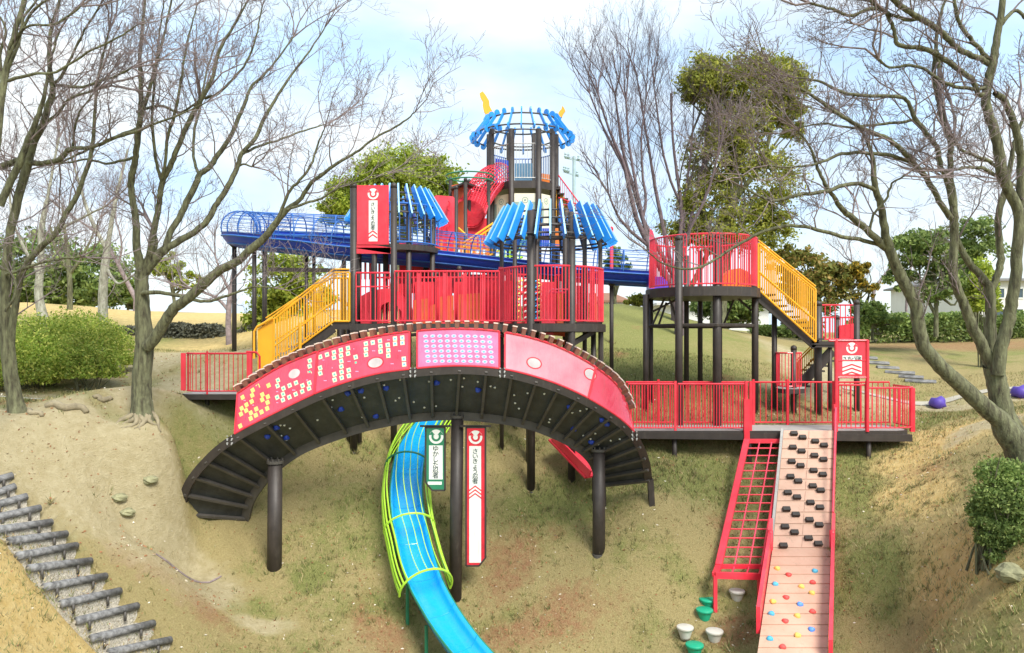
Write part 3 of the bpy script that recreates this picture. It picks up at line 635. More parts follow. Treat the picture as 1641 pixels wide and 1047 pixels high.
# --- round turret
tc_ = ((882 - CX) / F * 16, 16.0); TR = 1.12
tu = thing('round_turret', (tc_[0], tc_[1], gz(*tc_)), 'round red railed turret with blue fin roof above the bridge right of centre', 'play turret')
deckpoly('deck', circ(tc_, TR + .06, 28), zd, .16, 'dark', tu)
for a0, a1 in ((182, 246), (250, 290), (294, 358)):
    railing('railing', arc(tc_, TR, a0, a1, 12, zd), 1.15, 'red', tu, .072)
for a0, a1 in ((2, 80), (100, 178)): railing('railing', arc(tc_, TR, a0, a1, 12, zd), 1.15, 'red', tu, .1)
for px0, px1 in ((799, 806), (811, 817), (947, 953)):
    panel('rail_panel', [(px0, 515), (px1, 515), (px1, 428), (px0, 428)], 15.75, 'red', tu)
for px, D, w, top in ((804, 15.95, .09, 388), (851, 14.98, .17, 338), (916, 14.98, .15, 340), (906, 16.95, .13, 340), (962, 15.9, .09, 378), (860, 17.1, .12, 350), (937, 16.6, .1, 370), (825, 16.7, .1, 370)):
    post(tu, px, top, D, w, cap=False)
ze, zt_ = (HY - 387) / F * 16, (HY - 345) / F * 16
fin_roof(tu, tc_, ze, zt_, 1.25, .95, 30, .16, a_off=3)
m2 = MB()
for r_, z_ in ((1.2, ze - .06), (1.02, ze + .2)): m2.tube([Vector((tc_[0] + r_ * math.cos(R(q)), tc_[1] + r_ * math.sin(R(q)), z_)) for q in range(0, 361, 30)], .022, 6, False)
for q in range(15, 376, 30): m2.tube([Vector((tc_[0] + 1.1 * math.cos(R(q)), tc_[1] + 1.1 * math.sin(R(q)), ze - .06)), Vector((tc_[0] + .9 * math.cos(R(q)), tc_[1] + .9 * math.sin(R(q)), zt_))], .02, 5)
m2.build('roof_frame', 'dark', tu)
m2 = MB(); m2.beam(P(918, 522, 15.05), P(962, 522, 15.8), .1, .14); m2.beam(P(919, 550, 15.1), P(950, 532, 15.6), .07, .1); m2.build('floor_brace', 'dark', tu)
for px, b_, D in ((951, 590, 15.9), (963, 570, 16.1)): post(tu, px, 528, D, .11, cap=False)
m2 = MB()   # red and brown boards seen below the deck
for i, y in enumerate((532, 545, 556)): m2.beam(P(868, y, 16.4), P(905, y + 4, 16.4), .12, .1)
m2.build('crawl_panel', 'brick', tu)
MB().beam(P(868, 535, 15.9), P(888, 535, 15.9), .05, .06).build('rung', 'red', tu)
for x0, x1, y0, mm in ((868, 890, 452, 'red'), (893, 903, 470, 'brick'), (924, 940, 458, 'red'), (944, 956, 470, 'brick'), (808, 822, 450, 'red')):
    panel('back_panel', [(x0, 519), (x1, 519), (x1, y0), (x0, y0)], 16.75, mm, tu)
m2 = MB(); m2.tube([P(878, 472, 16.2), P(884, 464, 16.2), P(912, 464, 16.2)], .02, 6); m2.tube([P(884, 469, 16.2), P(905, 469, 16.2)], .02, 6); m2.build('inner_rail', 'pink', tu)
# --- spiral climbing poles inside the turret
M['spy'] = mat('pale_yellow_bar', (.9, .78, .2), .4, .06, 4)
sp1 = thing('spiral_climber', P(842, 519, 16.9), 'yellow and cyan spiral climber standing behind the turret railing', 'climber')
for x0, x1, m_, off in ((826, 820, 'spy', 0), (833, 828, 'spy', 2), (842, 842, 'white', 1), (858, 858, 'cyan', 2), (864, 866, 'spy', .5)):
    pts_ = []
    for i in range(90):
        t_ = i / 89; c_ = P(x0 + (x1 - x0) * (1 - t_) * 1.5, 515 - 66 * t_, 16.9); a = t_ * 42 + off
        pts_.append(c_ + Vector((math.cos(a) * .055, math.sin(a) * .055, 0)))
    MB().tube(pts_, .021, 6).build('spiral_bar', m_, sp1, True)
m2 = MB(); m2.tube([P(842, 530, 16.9), P(842, 446, 16.9)], .03, 8); m2.tube([P(830, 470, 16.9), P(866, 470, 16.9)], .045, 8); m2.build('centre_pole', 'redd', sp1)
# --- left tower with second fin roof
lt_ = thing('roofed_tower', GP(640, 17.2), 'left tower with slanted blue fin roof behind the large red sign', 'play tower')
c2_ = ((636 - CX) / F * 17.2, 17.2)
fin_roof(lt_, c2_, (HY - 352) / F * 17.2, (HY - 315) / F * 17.2, 1.02, .7, 26, .14, a_off=4)
for px, D in ((693, 16.9), (655, 16.4), (600, 16.4), (655, 17.9), (598, 17.9), (682, 17.6)): post(lt_, px, 322 if D < 17 else 330, D, .12, cap=False)
z2 = (HY - 398) / F * 17
deckpoly('deck', circ(c2_, 1.0, 16), z2, .12, 'dark', lt_)
railing('railing', arc(c2_, .96, 185, 355, 14, z2), .9, 'wire', lt_, .2)
for y in (341, 353, 362): MB().tube([P(660, y, 16.5), P(695, y, 16.8)], .02, 6).build('cross_bar', 'rib', lt_)
# --- red climbing wall panel with S shaped holds
cw = thing('climbing_panel_wall', GP(713, 19), 'pink red upright climbing panel with curved grips left of the tall red tube', 'climbing wall')
mb = MB(); mb.slab([P(x, y, 19) for x, y in ((695, 470), (729, 470), (729, 318), (726, 315), (699, 313), (695, 316))], (0, -1, 0), .06); mb.build('panel', 'red', cw)
for px, y0 in ((703, 356), (711, 356), (719, 356), (719, 322)):
    m2 = MB(); m2.tube([P(px + 1.5 * math.sin(i * .9), y0 + i * 2.2, 18.9) for i in range(8)], .025, 6)
    m2.build('grip_slot', 'redd', cw)
post(cw, 695, 318, 19.03, .08); post(cw, 731, 300, 19.03, .1)
# --- hoop topped tower with net tube
ht = thing('hoop_tower', GP(745, 20.5), 'narrow tower with open hoop on top and orange red panels, left of the crown tower', 'play tower')
hc = ((753 - CX) / F * 20.5, 20.5); hz = (HY - 287) / F * 20.5
m2 = MB()
for dz in (0.06, -.1): m2.tube([Vector((hc[0] + .66 * math.cos(R(q)), hc[1] + .66 * math.sin(R(q)), hz + dz)) for q in range(0, 361, 15)], .02, 6, False)
m2.build('hoop', 'green', ht)
for px, D, top in ((722, 20.5, 286), (746, 19.95, 288), (752, 21.1, 290), (783, 20.5, 288)): post(ht, px, top, D, .1)
panel('tower_panel', [(724, 400), (744, 400), (744, 293), (724, 297)], 20.3, 'brick', ht); panel('tower_panel', [(750, 400), (784, 400), (784, 350), (750, 350)], 20.5, 'redd', ht)
mb = MB(); mb.slab([P(722, 300, 20), P(746, 291, 20), P(770, 300, 21), P(770, 303, 21), P(746, 294, 20), P(722, 303, 20)][::-1], (0, -1, 0), .5); mb.build('tower_roof', 'dark', ht)
# --- crown tower
K = thing('crown_tower', GP(838, 23), 'tall central tower topped by a blue fin crown with yellow horns', 'play tower')
kc = ((837 - CX) / F * 23, 23.0); KR = .97; kz = (HY - 300) / F * 23
def kring(r, z, th, name, mt): MB().tube([Vector((kc[0] + r * math.cos(R(q)), kc[1] + r * math.sin(R(q)), z)) for q in range(0, 361, 10)], th, 6, False).build(name, mt, K)
z_lo, z_up = (HY - 221) / F * 23, (HY - 199) / F * 23
kring(1.5, z_lo, .025, 'crown_ring', 'rib'); kring(1.16, z_up, .025, 'crown_ring', 'rib'); kring(1.02, z_lo - .02, .022, 'crown_ring', 'rib')
for i in range(26):
    a = 360 / 26 * i + 5; er = Vector((math.cos(R(a)), math.sin(R(a)), 0)); lo = Vector((kc[0], kc[1], z_lo - .04)) + er * 1.53; hi = Vector((kc[0], kc[1], z_up + .1)) + er * 1.1
    et = Vector((-er.y, er.x, 0)); d = (hi - lo).normalized(); u_ = et.cross(d).normalized(); u_ = u_ if u_.z > 0 else -u_
    m3 = MB(); m3.beam(lo, hi, .03, .1, u_)
    for e_ in (lo, hi): m3.slab([e_ + d * math.cos(R(q)) * .1 + u_ * math.sin(R(q)) * .1 + et * .02 for q in range(0, 360, 30)], et, .04)
    m3.build('crown_fin', 'blue', K)
def horn(pts_, name='horn'):
    m3 = MB(); v = []; n_ = len(pts_)
    D = 23
    l_ = [P(a[0], a[1], D) for a in pts_]; 
    for i, a in enumerate(pts_):
        w_ = a[2] / 2 * D / F; nx_ = Vector((a[3], 0, a[4])).normalized()
        v += [l_[i] - nx_ * w_ + Vector((0, -.05, 0)), l_[i] + nx_ * w_ + Vector((0, -.05, 0)), l_[i] + nx_ * w_ + Vector((0, .05, 0)), l_[i] - nx_ * w_ + Vector((0, .05, 0))]
    f = [(i * 4 + k, i * 4 + (k + 1) % 4, (i + 1) * 4 + (k + 1) % 4, (i + 1) * 4 + k) for i in range(n_ - 1) for k in range(4)] + [(3, 2, 1, 0), tuple((n_ - 1) * 4 + k for k in range(4))]
    return m3.add(v, f).build(name, 'yel', K)
horn([(787, 186, 11, 1, .5), (781, 177, 12, 1, .5), (779, 170, 11, 1, .0), (779, 163, 10, 1, .1), (774, 155, 9, 1, .7), (771, 149, 6, 1, .7)])
horn([(897, 188, 7, 1, -.3), (899, 182, 8, 1, -.3), (903, 177, 7, 1, -.6), (902, 172, 4, 1, -1)])
pa = [200, 245, 296, 342, 30, 70, 112, 155]
for q, px, D in ((0, 787.5, 22.6), (1, 819.5, 22.08), (2, 863, 22.08), (3, 885.5, 22.5), (4, 815, 23.8), (5, 855, 23.9), (6, 892, 23.2), (7, 783, 23.2)):
    post(K, px, 207 if D < 23 else 216, D, .18 if D < 23 else .13, cap=False)
deckpoly('deck', [((px - CX) / F * D, D) for px, D in ((787, 22.6), (819, 22.05), (864, 22.05), (889, 22.5), (893, 23.3), (858, 24), (815, 24), (783, 23.3))], kz, .22, 'dark', K)
krail = [((px - CX) / F * D, D, kz) for px, D in ((787, 22.6), (819, 22.08), (863, 22.08), (886, 22.5))]
kb = MB()
for a, b in zip(krail, krail[1:]):
    for q in resample([a, b], .085): kb.tube([q + UP * .08, q + UP * 1.1], .009, 4, False)
    for h_ in (.09, 1.1): kb.tube([Vector(a) + UP * h_, Vector(b) + UP * h_], .015, 5)
kb.build('railing', 'steel', K)
kr2 = [((px - CX) / F * D, D, kz) for px, D in ((783, 23.3), (815, 24), (858, 24), (893, 23.3))]
railing('railing', kr2, 1.1, 'wire', K, .1)
panel('view_panel', [(825, 299), (855, 299), (855, 262), (825, 262)], 23.85, mat('blue_grey_panel', (.1, .22, .34), .3, .1), K)
mb = MB(); n_ = 14
outer = [(794, 298), (794, 256), (804, 257), (814, 260), (816, 298), (812, 298)]; inner_ = [(808 + 0, 298)]
mb.slab([P(x, y, 23.4) for x, y in ((794, 298), (798, 298), (798, 276), (801, 267), (806, 263), (811, 267), (814, 276), (814, 298), (817, 298), (817, 258), (794, 254))], (0, -1, 0), .04)
mb.build('entry_panel', 'navy', K)
for px0, px1 in ((868, 881),): panel('side_panel', [(px0, 299), (px1, 299), (px1, 280), (px0, 278)], 23.3, 'orange', K)
cz0, cz1 = 345, 312
for i, (px0, D0, px1, D1) in enumerate(((789, 22.65, 818, 22.15), (822, 22.1, 861, 22.1), (866, 22.12, 884, 22.5))):
    a, b = P(px0, 0, D0), P(px1, 0, D1); zt0, zb0 = (HY - 311) / F * 22.2, (HY - 380) / F * 22.2
    nn = Vector((-(b - a).y, (b - a).x, 0)); nn.z = 0; nn.normalize(); nn = nn if nn.y < 0 else -nn
    a0, b0, b1_, a1 = [Vector((p.x, p.y, z)) for p, z in ((a, zb0), (b, zb0), (b, zt0), (a, zt0))]
    mb = MB(); mb.slab([a0, b0, b1_, a1], nn, .03); pn = mb.build('castle_panel', 'cream', K)
    m3 = MB(); xd = (b0 - a0).normalized(); w_ = (b0 - a0).length; ctr = (a1 + b1_) / 2
    m3.cur = 0
    for s_ in (-.36, .36):
        c_ = ctr + xd * (w_ * s_) - UP * .55
        m3.add([c_ + xd * dx * .075 * w_ / .7 + UP * dz * .3 + nn * .004 for dx, dz in ((-1, -1), (1, -1), (1, 1), (-1, 1))], [(0, 1, 2, 3)])
    disc(m3, ctr - UP * .2, .07, .095, xd, UP, nn, .004); disc(m3, ctr - UP * .2, 0, .035, xd, UP, nn, .004)
    for dx in (-.11, .11): m3.add([ctr + xd * (dx + e * .008) - UP * (.36 + g * .5) + nn * .004 for e, g in ((-1, 1), (1, 1), (1, 0), (-1, 0))], [(0, 1, 2, 3)])
    m3.build('panel_print', 'creaml', pn)
for px0, px1, m_ in ((826, 850, 'green'), (852, 880, 'navy'), (890, 903, 'orange')):
    mb = MB()
    for i in range(8): xx = px0 + (px1 - px0) * (i + .5) / 8; mb.beam(P(xx, 395, 21.8), P(xx, 366, 21.8), (px1 - px0) / 8 * .0165, .02)
    mb.build('lower_slat_panel', m_, K)
# --- red net tube slide from the crown tower
rt = thing('red_net_slide', P(770, 330, 21), 'red netted tube slide dropping left from the crown tower', 'slide')
cpts = [Vector(p) for p in catmull([P(800, 283, 23.2), P(785, 291, 22.2), (P(768, 311, 21.2)), P(758, 330, 20.6), P(752, 343, 20.2)], 22)]
def net_tube(parent, pts_, r, mt, nlong=16, nh=2, rod=.012, hoop=.02, name='net'):
    mb = MB(); n_ = len(pts_); fr = []
    for i, p in enumerate(pts_):
        t_ = (pts_[min(i + 1, n_ - 1)] - pts_[max(i - 1, 0)]).normalized(); x = t_.cross(UP).normalized(); y = x.cross(t_).normalized(); fr.append((p, x, y))
    rr = r if isinstance(r, list) else [r] * n_
    for k in range(nlong):
        a = 2 * math.pi * k / nlong; mb.tube([p + (x * math.cos(a) + y * math.sin(a)) * rr[i] for i, (p, x, y) in enumerate(fr)], rod, 4, False)
    o1 = mb.build(name, mt, parent)
    for i in range(0, n_, nh):
        mb = MB(); p, x, y = fr[i]; mb.tube([p + (x * math.cos(2 * math.pi * k / 18) + y * math.sin(2 * math.pi * k / 18)) * rr[i] for k in range(19)], hoop, 5, False); mb.build('hoop', mt, parent)
    return fr
fr = net_tube(rt, cpts, .42, 'red', 34, 1, .012, .012)
mb = MB()
for s_ in (-.42, .42): mb.tube([p + x * s_ for p, x, y in fr], .03, 6)
mb.build('side_rail', 'pink', rt)
mb = MB(); v = []
for p, x, y in fr: v += [p + x * (.38 * math.cos(R(q))) + y * (.38 * math.sin(R(q))) for q in range(200, 341, 20)]
f = [(i * 8 + k, i * 8 + k + 1, (i + 1) * 8 + k + 1, (i + 1) * 8 + k) for i in range(len(fr) - 1) for k in range(7)]
mb.add(v, f).build('chute', 'redd', rt)
# --- stairs and rails right of the crown tower
sr = thing('tower_stair', P(905, 330, 23.5), 'small orange stair with thin red handrails descending right of the crown tower', 'stairs')
mb = MB()
for i in range(9): xx = 889 + i * 3; mb.beam(P(xx, 350, 23), P(xx, 300 + i * 3.2, 23), .04, .02)
mb.build('slat_panel', 'yel', sr)
mb = MB(); mb.tube([P(888, 272, 23.3), P(933, 332, 22.6)], .02, 6); mb.tube([P(888, 298, 23.3), P(933, 356, 22.6)], .02, 6)
for i in range(14): t_ = i / 13; a = P(888, 272, 23.3).lerp(P(933, 332, 22.6), t_); b = P(888, 298, 23.3).lerp(P(933, 356, 22.6), t_); mb.tube([a, b], .01, 4)
mb.tube([P(895, 317, 22.8), P(932, 330, 22.4)], .02, 6); mb.tube([P(895, 328, 22.8), P(932, 330, 22.4)], .015, 6); mb.build('handrail', 'red', sr)
mb = MB()
for i in range(8): mb.box(P(892 + i * 6, 306 + i * 8, 23.2), .2, .7, .04)
mb.build('tread', 'dark', sr)
for px, y in ((980, 366), (895, 300)): post(sr, px, y, 21.5 if px > 950 else 23, .1, mt='redd' if px > 950 else 'dark')
# --- yellow stair and grid behind the net slide
ys = thing('inner_stair', P(790, 370, 19), 'small yellow stair railing seen between the red tower and blue roof', 'stairs')
mb = MB()
for dy in (0, 6): mb.tube([P(742, 390 + dy, 19), P(799, 352 + dy, 19.4)], .025, 6)
for i in range(12): t_ = i / 11; mb.tube([P(742 + 57 * t_, 395 - 38 * t_, 19), P(742 + 57 * t_, 432 - 30 * t_, 19)], .014, 5)
mb.tube([P(735, 366, 19.2), P(748, 378, 19)], .03, 6); mb.tube([P(742, 432, 19), P(799, 402, 19.4)], .025, 6); mb.build('handrail', 'yel', ys)
mb = MB()
for i in range(9): mb.beam(P(697 + i * 10.5, 432, 18.6), P(697 + i * 10.5, 385, 18.6), .05, .02)
for j in range(5): mb.beam(P(695, 389 + j * 9, 18.65), P(785, 389 + j * 9, 18.65), .05, .02)
mb.build('grid_panel', 'orange', ys)
MB().beam(P(792, 432, 18.6), P(792, 352, 18.6), .06, .06).build('post', 'dark', ys)
mb = MB()
for i in range(6): mb.beam(P(793 + i * 8, 425, 18.8), P(793 + i * 8, 380, 18.8), .04, .02)
for j in range(5): mb.beam(P(790, 384 + j * 9, 18.85), P(838, 384 + j * 9, 18.85), .04, .02)
mb.tube([P(793, 432, 18.8), P(838, 412, 18.8)], .025, 6); mb.build('grid_panel', 'lime', ys)
rb = thing('back_wall_panels', P(700, 430, 18), 'tall red panels with slots standing behind the long platform', 'play panels')
for x0, x1, y0, y1 in ((640, 690, 388, 470), (690, 735, 420, 470), (735, 800, 440, 470), (578, 625, 404, 438)):
    mb = MB()
    if x0 == 578:
        for i in range(7): mb.beam(P(x0 + i * 7.5, y1 + 10, 17.6), P(x0 + i * 7.5, y0, 17.6), .05, .02)
        mb.build('slat_panel', 'red', rb)
    else: mb.slab([P(x0, y1, 17.8), P(x1, y1, 17.8), P(x1, y0, 17.8), P(x0, y0, 17.8)], (0, -1, 0), .03); mb.build('panel', 'red', rb)
for px, y in ((690, 384), (735, 410), (643, 384)): post(rb, px, y, 17.85, .1)
mb = MB()
for x0 in (660, 668, 676, 745, 760, 775):
    mb.beam(P(x0, 462, 17.76), P(x0, 445, 17.76), .04, .01)
mb.build('slot', 'dark', rb)
# --- blue net slide
ns = thing('net_tube_slide', P(560, 400, 18), 'long blue wire tube slide with solid trough running across above the platform', 'slide')
cen = [P(565, 372, 19.6), P(500, 369, 19.4), P(430, 367, 19.0), P(396, 366, 18.6), P(382, 366, 18.1), P(396, 367, 17.6), P(440, 372, 17.2), P(500, 378, 17.1), P(565, 386, 17.0), P(650, 393, 17.2), P(720, 400, 17.5), P(800, 409, 17.9), P(880, 418, 18.2), P(960, 425, 18.3), P(1045, 430, 18.2)]
cen = [Vector(p) for p in catmull(cen, 118)]
fr = net_tube(ns, cen, .41, 'wire', 26, 4, .0075, .014)
mb = MB(); v = []
for p, x, y in fr: v += [p + x * (.405 * math.cos(R(q))) + y * (.42 * math.sin(R(q))) for q in range(195, 346, 15)]
n8 = 11; f = [(i * n8 + k, i * n8 + k + 1, (i + 1) * n8 + k + 1, (i + 1) * n8 + k) for i in range(len(fr) - 1) for k in range(n8 - 1)]
v2 = [Vector(q) - Vector((0, 0, .03)) for q in v]; nv = len(v)
mb.add(v + v2, f + [tuple(nv + i for i in q[::-1]) for q in f]).build('trough', 'navy', ns, True)
mb = MB()
for q_ in (205, 235, 270, 305, 335): mb.tube([p + x * (.42 * math.cos(R(q_))) + y * (.45 * math.sin(R(q_))) for p, x, y in fr], .022, 5, False)
mb.build('trough_rib', 'wire', ns)
for px, top, D, w in ((375.5, 393, 18.0, .11), (407.5, 398, 17.3, .1), (424, 398, 19.3, .12), (491, 404, 17.2, .08), (503, 405, 19.8, .09), (551, 408, 19.8, .12), (980, 455, 18.3, .1)):
    o_ = post(ns, px, top, D, w); m3 = MB(); m3.lathe(P(px, top, D), [(w * .5, -.06), (w * 1.1, 0), (w * 1.1, .03)], 12); m3.build('saddle', 'dark', o_)
MB().beam(P(430, 432, 19), P(560, 434, 19), .05, .1).build('tie_beam', 'dark', ns)
# --- yellow stair left
zl = (HY - 630) / F * 14.7
yl = thing('yellow_stair', GP(470, 15.4), 'yellow railed stair with dark stringers climbing from the left landing to the platform', 'stairs')
def slope_rail(parent, x0, x1, D, yt0, yt1, yb0, yb1, mt, n, mid=None, rr=.02, name='railing'):
    mb = MB(); a0, a1, b0, b1_ = P(x0, yt0, D), P(x1, yt1, D), P(x0, yb0, D), P(x1, yb1, D)
    mb.tube([a0, a1], rr, 6); mb.tube([b0, b1_], rr, 6); mb.tube([a0, b0], rr, 6); mb.tube([a1, b1_], rr, 6)
    mb.tube([a0 + UP * .07, a1 + UP * .07], rr * .8, 6)
    for i in range(1, n): t_ = i / n; mb.tube([a0.lerp(a1, t_), b0.lerp(b1_, t_)], .011, 5, False)
    if mid: mb.tube([b0.lerp(a0, mid), b1_.lerp(a1, mid)], rr * .8, 6)
    return mb.build(name, mt, parent)
slope_rail(yl, 439, 535, 15.2, 512, 437, 585, 515, 'yel', 22, .4)
slope_rail(yl, 535, 560, 15.2, 437, 437, 515, 515, 'yel', 5)
slope_rail(yl, 426, 530, 16.3, 515, 446, 582, 518, 'yel', 22, .4)
slope_rail(yl, 530, 558, 16.3, 446, 446, 518, 518, 'yel', 5)
mb = MB(); mb.slab([P(413, 605, 15.2), P(440, 588, 15.2), P(440, 510, 15.2), P(413, 528, 15.2)], (0, -1, 0), .03); mb.build('end_panel', 'yel', yl)
mb = MB(); mb.tube([P(437, 510, 15.15), P(412, 524, 15.15), P(407, 532, 15.15), P(407, 575, 15.15)], .025, 8); mb.build('handrail', 'yel', yl)
for D in (15.25, 16.25): mb = MB(); mb.beam(P(405, 622, D), P(533, 524, D), .05, .24, (0, 0, 1)); mb.beam(P(533, 522, D), P(562, 522, D), .06, .16); mb.build('stringer', 'dark', yl)
for i in range(9): t_ = (i + .5) / 9; c_ = P(405, 612, 15.75).lerp(P(533, 520, 15.75), t_); MB().box(c_, .24, .95, .04).build('tread', 'deck', yl)
mb = MB(); mb.tube([P(481, 517, 15.1), P(481, 570, 15.1)], .03, 8); mb.build('newel', 'yel', yl)
for px, top, D in ((560, 522, 15.4), (575, 522, 15.4), (545, 520, 16.2)): post(yl, px, top, D, .13, cap=False)
# --- small round landing with red guard
sl = thing('round_landing', GP(350, 14.8), 'small rounded grey landing with red guard rail at the foot of the yellow stair', 'play platform')
lx0, lx1 = (291 - CX) / F * 14.5, (412 - CX) / F * 14.5
poly = [(lx0, 14.9)] + [(lx0 + .3 - .3 * math.cos(R(q)), 14.6 - .3 * math.sin(R(q))) for q in range(0, 91, 15)] + [(lx1, 14.3), (lx1, 15.9), (lx0, 15.9)]
deckpoly('deck', poly, zl, .1, 'dark', sl)
rp_ = [(lx0 + .03, 14.75, zl), (lx0 + .1, 14.52, zl), (lx0 + .3, 14.36, zl), (lx1 - .05, 14.36, zl)]
railing('railing', rp_, .78, 'redd', sl, .09, .009)
for px in (293.5, 399): mb = MB(); mb.slab([P(px - 3.8, 626, 14.33), P(px + 3.8, 626, 14.33), P(px + 3.8, 566, 14.33), P(px - 3.8, 566, 14.33)], (0, -1, 0), .02); mb.build('rail_panel', 'red', sl)
mb = MB(); mb.tube([P(395, 564, 14.36), P(411, 565, 14.36), P(416, 571, 14.36), P(416, 626, 14.36)], .02, 8); mb.build('end_rail', 'redd', sl)
for px in (332, 300, 400): post(sl, px, 632, 14.6, .09, cap=False)
MB().tube([P(332, 638, 14.33), P(332, 563, 14.33)], .018, 8).build('rail_post', 'redd', sl)
# --- right round tower
rtw = thing('round_lookout', GP(1126, 17), 'round red railed lookout on tall dark legs right of the centre', 'play tower')
rc_ = ((1125 - CX) / F * 17.05, 17.05); RR_ = 1.22; z3 = (HY - 465) / F * 17.05
deckpoly('deck', circ(rc_, RR_ + .05, 28), z3, .2, 'dark', rtw)
for a0, a1 in ((182, 240), (244, 291), (295, 352)): railing('railing', arc(rc_, RR_ - .03, a0, a1, 12, z3), 1.12, 'red', rtw, .062, .011)
for a0, a1 in ((8, 90), (95, 150)): railing('railing', arc(rc_, RR_ - .03, a0, a1, 12, z3), 1.12, 'red', rtw, .1, .011)
for px, top, D, w in ((1035, 472, 16.9, .13), (1043, 470, 17.3, .11), (1088, 381, 16.0, .16), (1100, 410, 18.15, .12), (1122, 402, 18.3, .12), (1149, 378, 15.95, .18), (1154, 400, 18.1, .1), (1210, 383, 16.85, .15)):
    post(rtw, px, top, D, w, cap=top < 400)
m2 = MB()
for z_ in ((HY - 521) / F * 16.2, (HY - 524) / F * 17.5):
    m2.tube([Vector((rc_[0] + 1.2 * math.cos(R(q)), rc_[1] + 1.2 * math.sin(R(q)), z_)) for q in range(0, 361, 45)], .03, 6)
m2.build('ring_brace', 'dark', rtw)
for (x0, y0, x1, y1, D) in ((1046, 520, 1066, 476, 17), (1056, 520, 1068, 485, 17.3), (1088, 520, 1072, 478, 16.5), (1045, 500, 1085, 480, 17), (1160, 520, 1178, 475, 17.5), (1176, 472, 1204, 498, 17)):
    MB().tube([P(x0, y0, D), P(x1, y1, D)], .025, 6).build('diagonal_brace', 'dark', rtw)
mb = MB(); mb.slab([P(x, y, 18.2) for x, y in ((1152, 466), (1214, 466), (1210, 450), (1200, 436), (1186, 430), (1172, 432), (1160, 442), (1148, 452))], (0, -1, 0), .4); mb.build('tunnel_hood', 'orange', rtw)
mb = MB(); mb.slab([P(x, y, 17.6) for x, y in ((1042, 464), (1072, 464), (1070, 452), (1062, 444), (1042, 443))], (0, -1, 0), .5); mb.build('slide_mouth', mat('violet_plastic', (.12, .05, .5), .3), rtw)
panel('entry_panel', [(1040, 462), (1049, 462), (1049, 380), (1046, 370), (1041, 366)], 17.1, 'pink', rtw)
# --- right yellow stair, two flights
rs = thing('yellow_stair', GP(1290, 17.5), 'long yellow railed stair with dark underside descending right from the round lookout', 'stairs')
slope_rail(rs, 1215, 1307, 16.8, 390, 464, 464, 548, 'yel', 26, .4, .022)
slope_rail(rs, 1218, 1304, 17.8, 396, 466, 468, 545, 'yel', 26, .4, .02)
mb = MB()
for D in (16.9, 17.7): mb.beam(P(1214, 474, D), P(1307, 554, D), .06, .2); mb.beam(P(1300, 552, D), P(1337, 552, D), .06, .14)
mb.slab([P(1300, 550, 16.85), P(1338, 550, 16.85), P(1338, 550, 17.85), P(1300, 550, 17.85)], (0, 0, 1), .04)
mb.build('stringer', 'dark', rs)
for i in range(9): MB().box(P(1218, 470, 17.3).lerp(P(1304, 548, 17.3), (i + .5) / 9), .26, .9, .04).build('tread', 'dark', rs)
slope_rail(rs, 1277, 1307, 17.9, 582, 552, 625, 590, 'yel', 10, .5, .02)
for D in (17.5, 18.3): MB().beam(P(1272, 628, D), P(1334, 562, D), .06, .22).build('stringer', 'dark', rs)
for i in range(7): MB().box(P(1278, 622, 17.9).lerp(P(1328, 566, 17.9), (i + .5) / 7), .24, .8, .04).build('tread', 'dark', rs)
for px, top, D, w in ((1241, 490, 17.2, .12), (1311, 486, 17.2, .17), (1272, 557, 17.0, .13)): post(rs, px, top, D, w)
zb_ = (HY - 622) / F * 17
deckpoly('deck', [((px - CX) / F * D, D) for px, D in ((1240, 17.3), (1246, 16.8), (1258, 16.55), (1275, 16.5), (1290, 16.7), (1292, 17.8), (1240, 17.8))], zb_, .1, 'dark', rs)
railing('railing', [((px - CX) / F * D, D, zb_) for px, D in ((1243, 17.2), (1250, 16.75), (1262, 16.6), (1270, 16.6))], .8, 'red', rs, .08, .01)
railing('railing', [((px - CX) / F * D, D, zb_) for px, D in ((1276, 16.6), (1284, 16.7))], .8, 'red', rs, .06, .01)
# --- small railed tower behind the sign
st_ = thing('railed_landing', GP(1345, 18), 'small red railed landing on dark posts behind the walkway sign', 'play platform')
z4 = (HY - 548) / F * 18
deckpoly('deck', [((px - CX) / F * D, D) for px, D in ((1310, 17.4), (1372, 17.4), (1372, 18.6), (1310, 18.6))], z4, .1, 'dark', st_)
railing('railing', [P(1314, 0, 17.5).xy[:] + (z4,), P(1371, 0, 17.5).xy[:] + (z4,)], .86, 'red', st_, .12, .012)
railing('railing', [P(1318, 0, 18.5).xy[:] + (z4,), P(1371, 0, 18.5).xy[:] + (z4,)], .6, 'red', st_, .08, .012)
for px, top, D, w in ((1373, 484, 17.45, .13), (1341, 508, 18.5, .12), (1330, 548, 17.5, .1), (1373, 500, 18.5, .1)): post(st_, px, top, D, w)
MB().slab([P(1345, 548, 18.4), P(1371, 548, 18.4), P(1371, 518, 18.4), P(1345, 522, 18.4)], (0, -1, 0), .03).build('rail_panel', 'redd', st_)
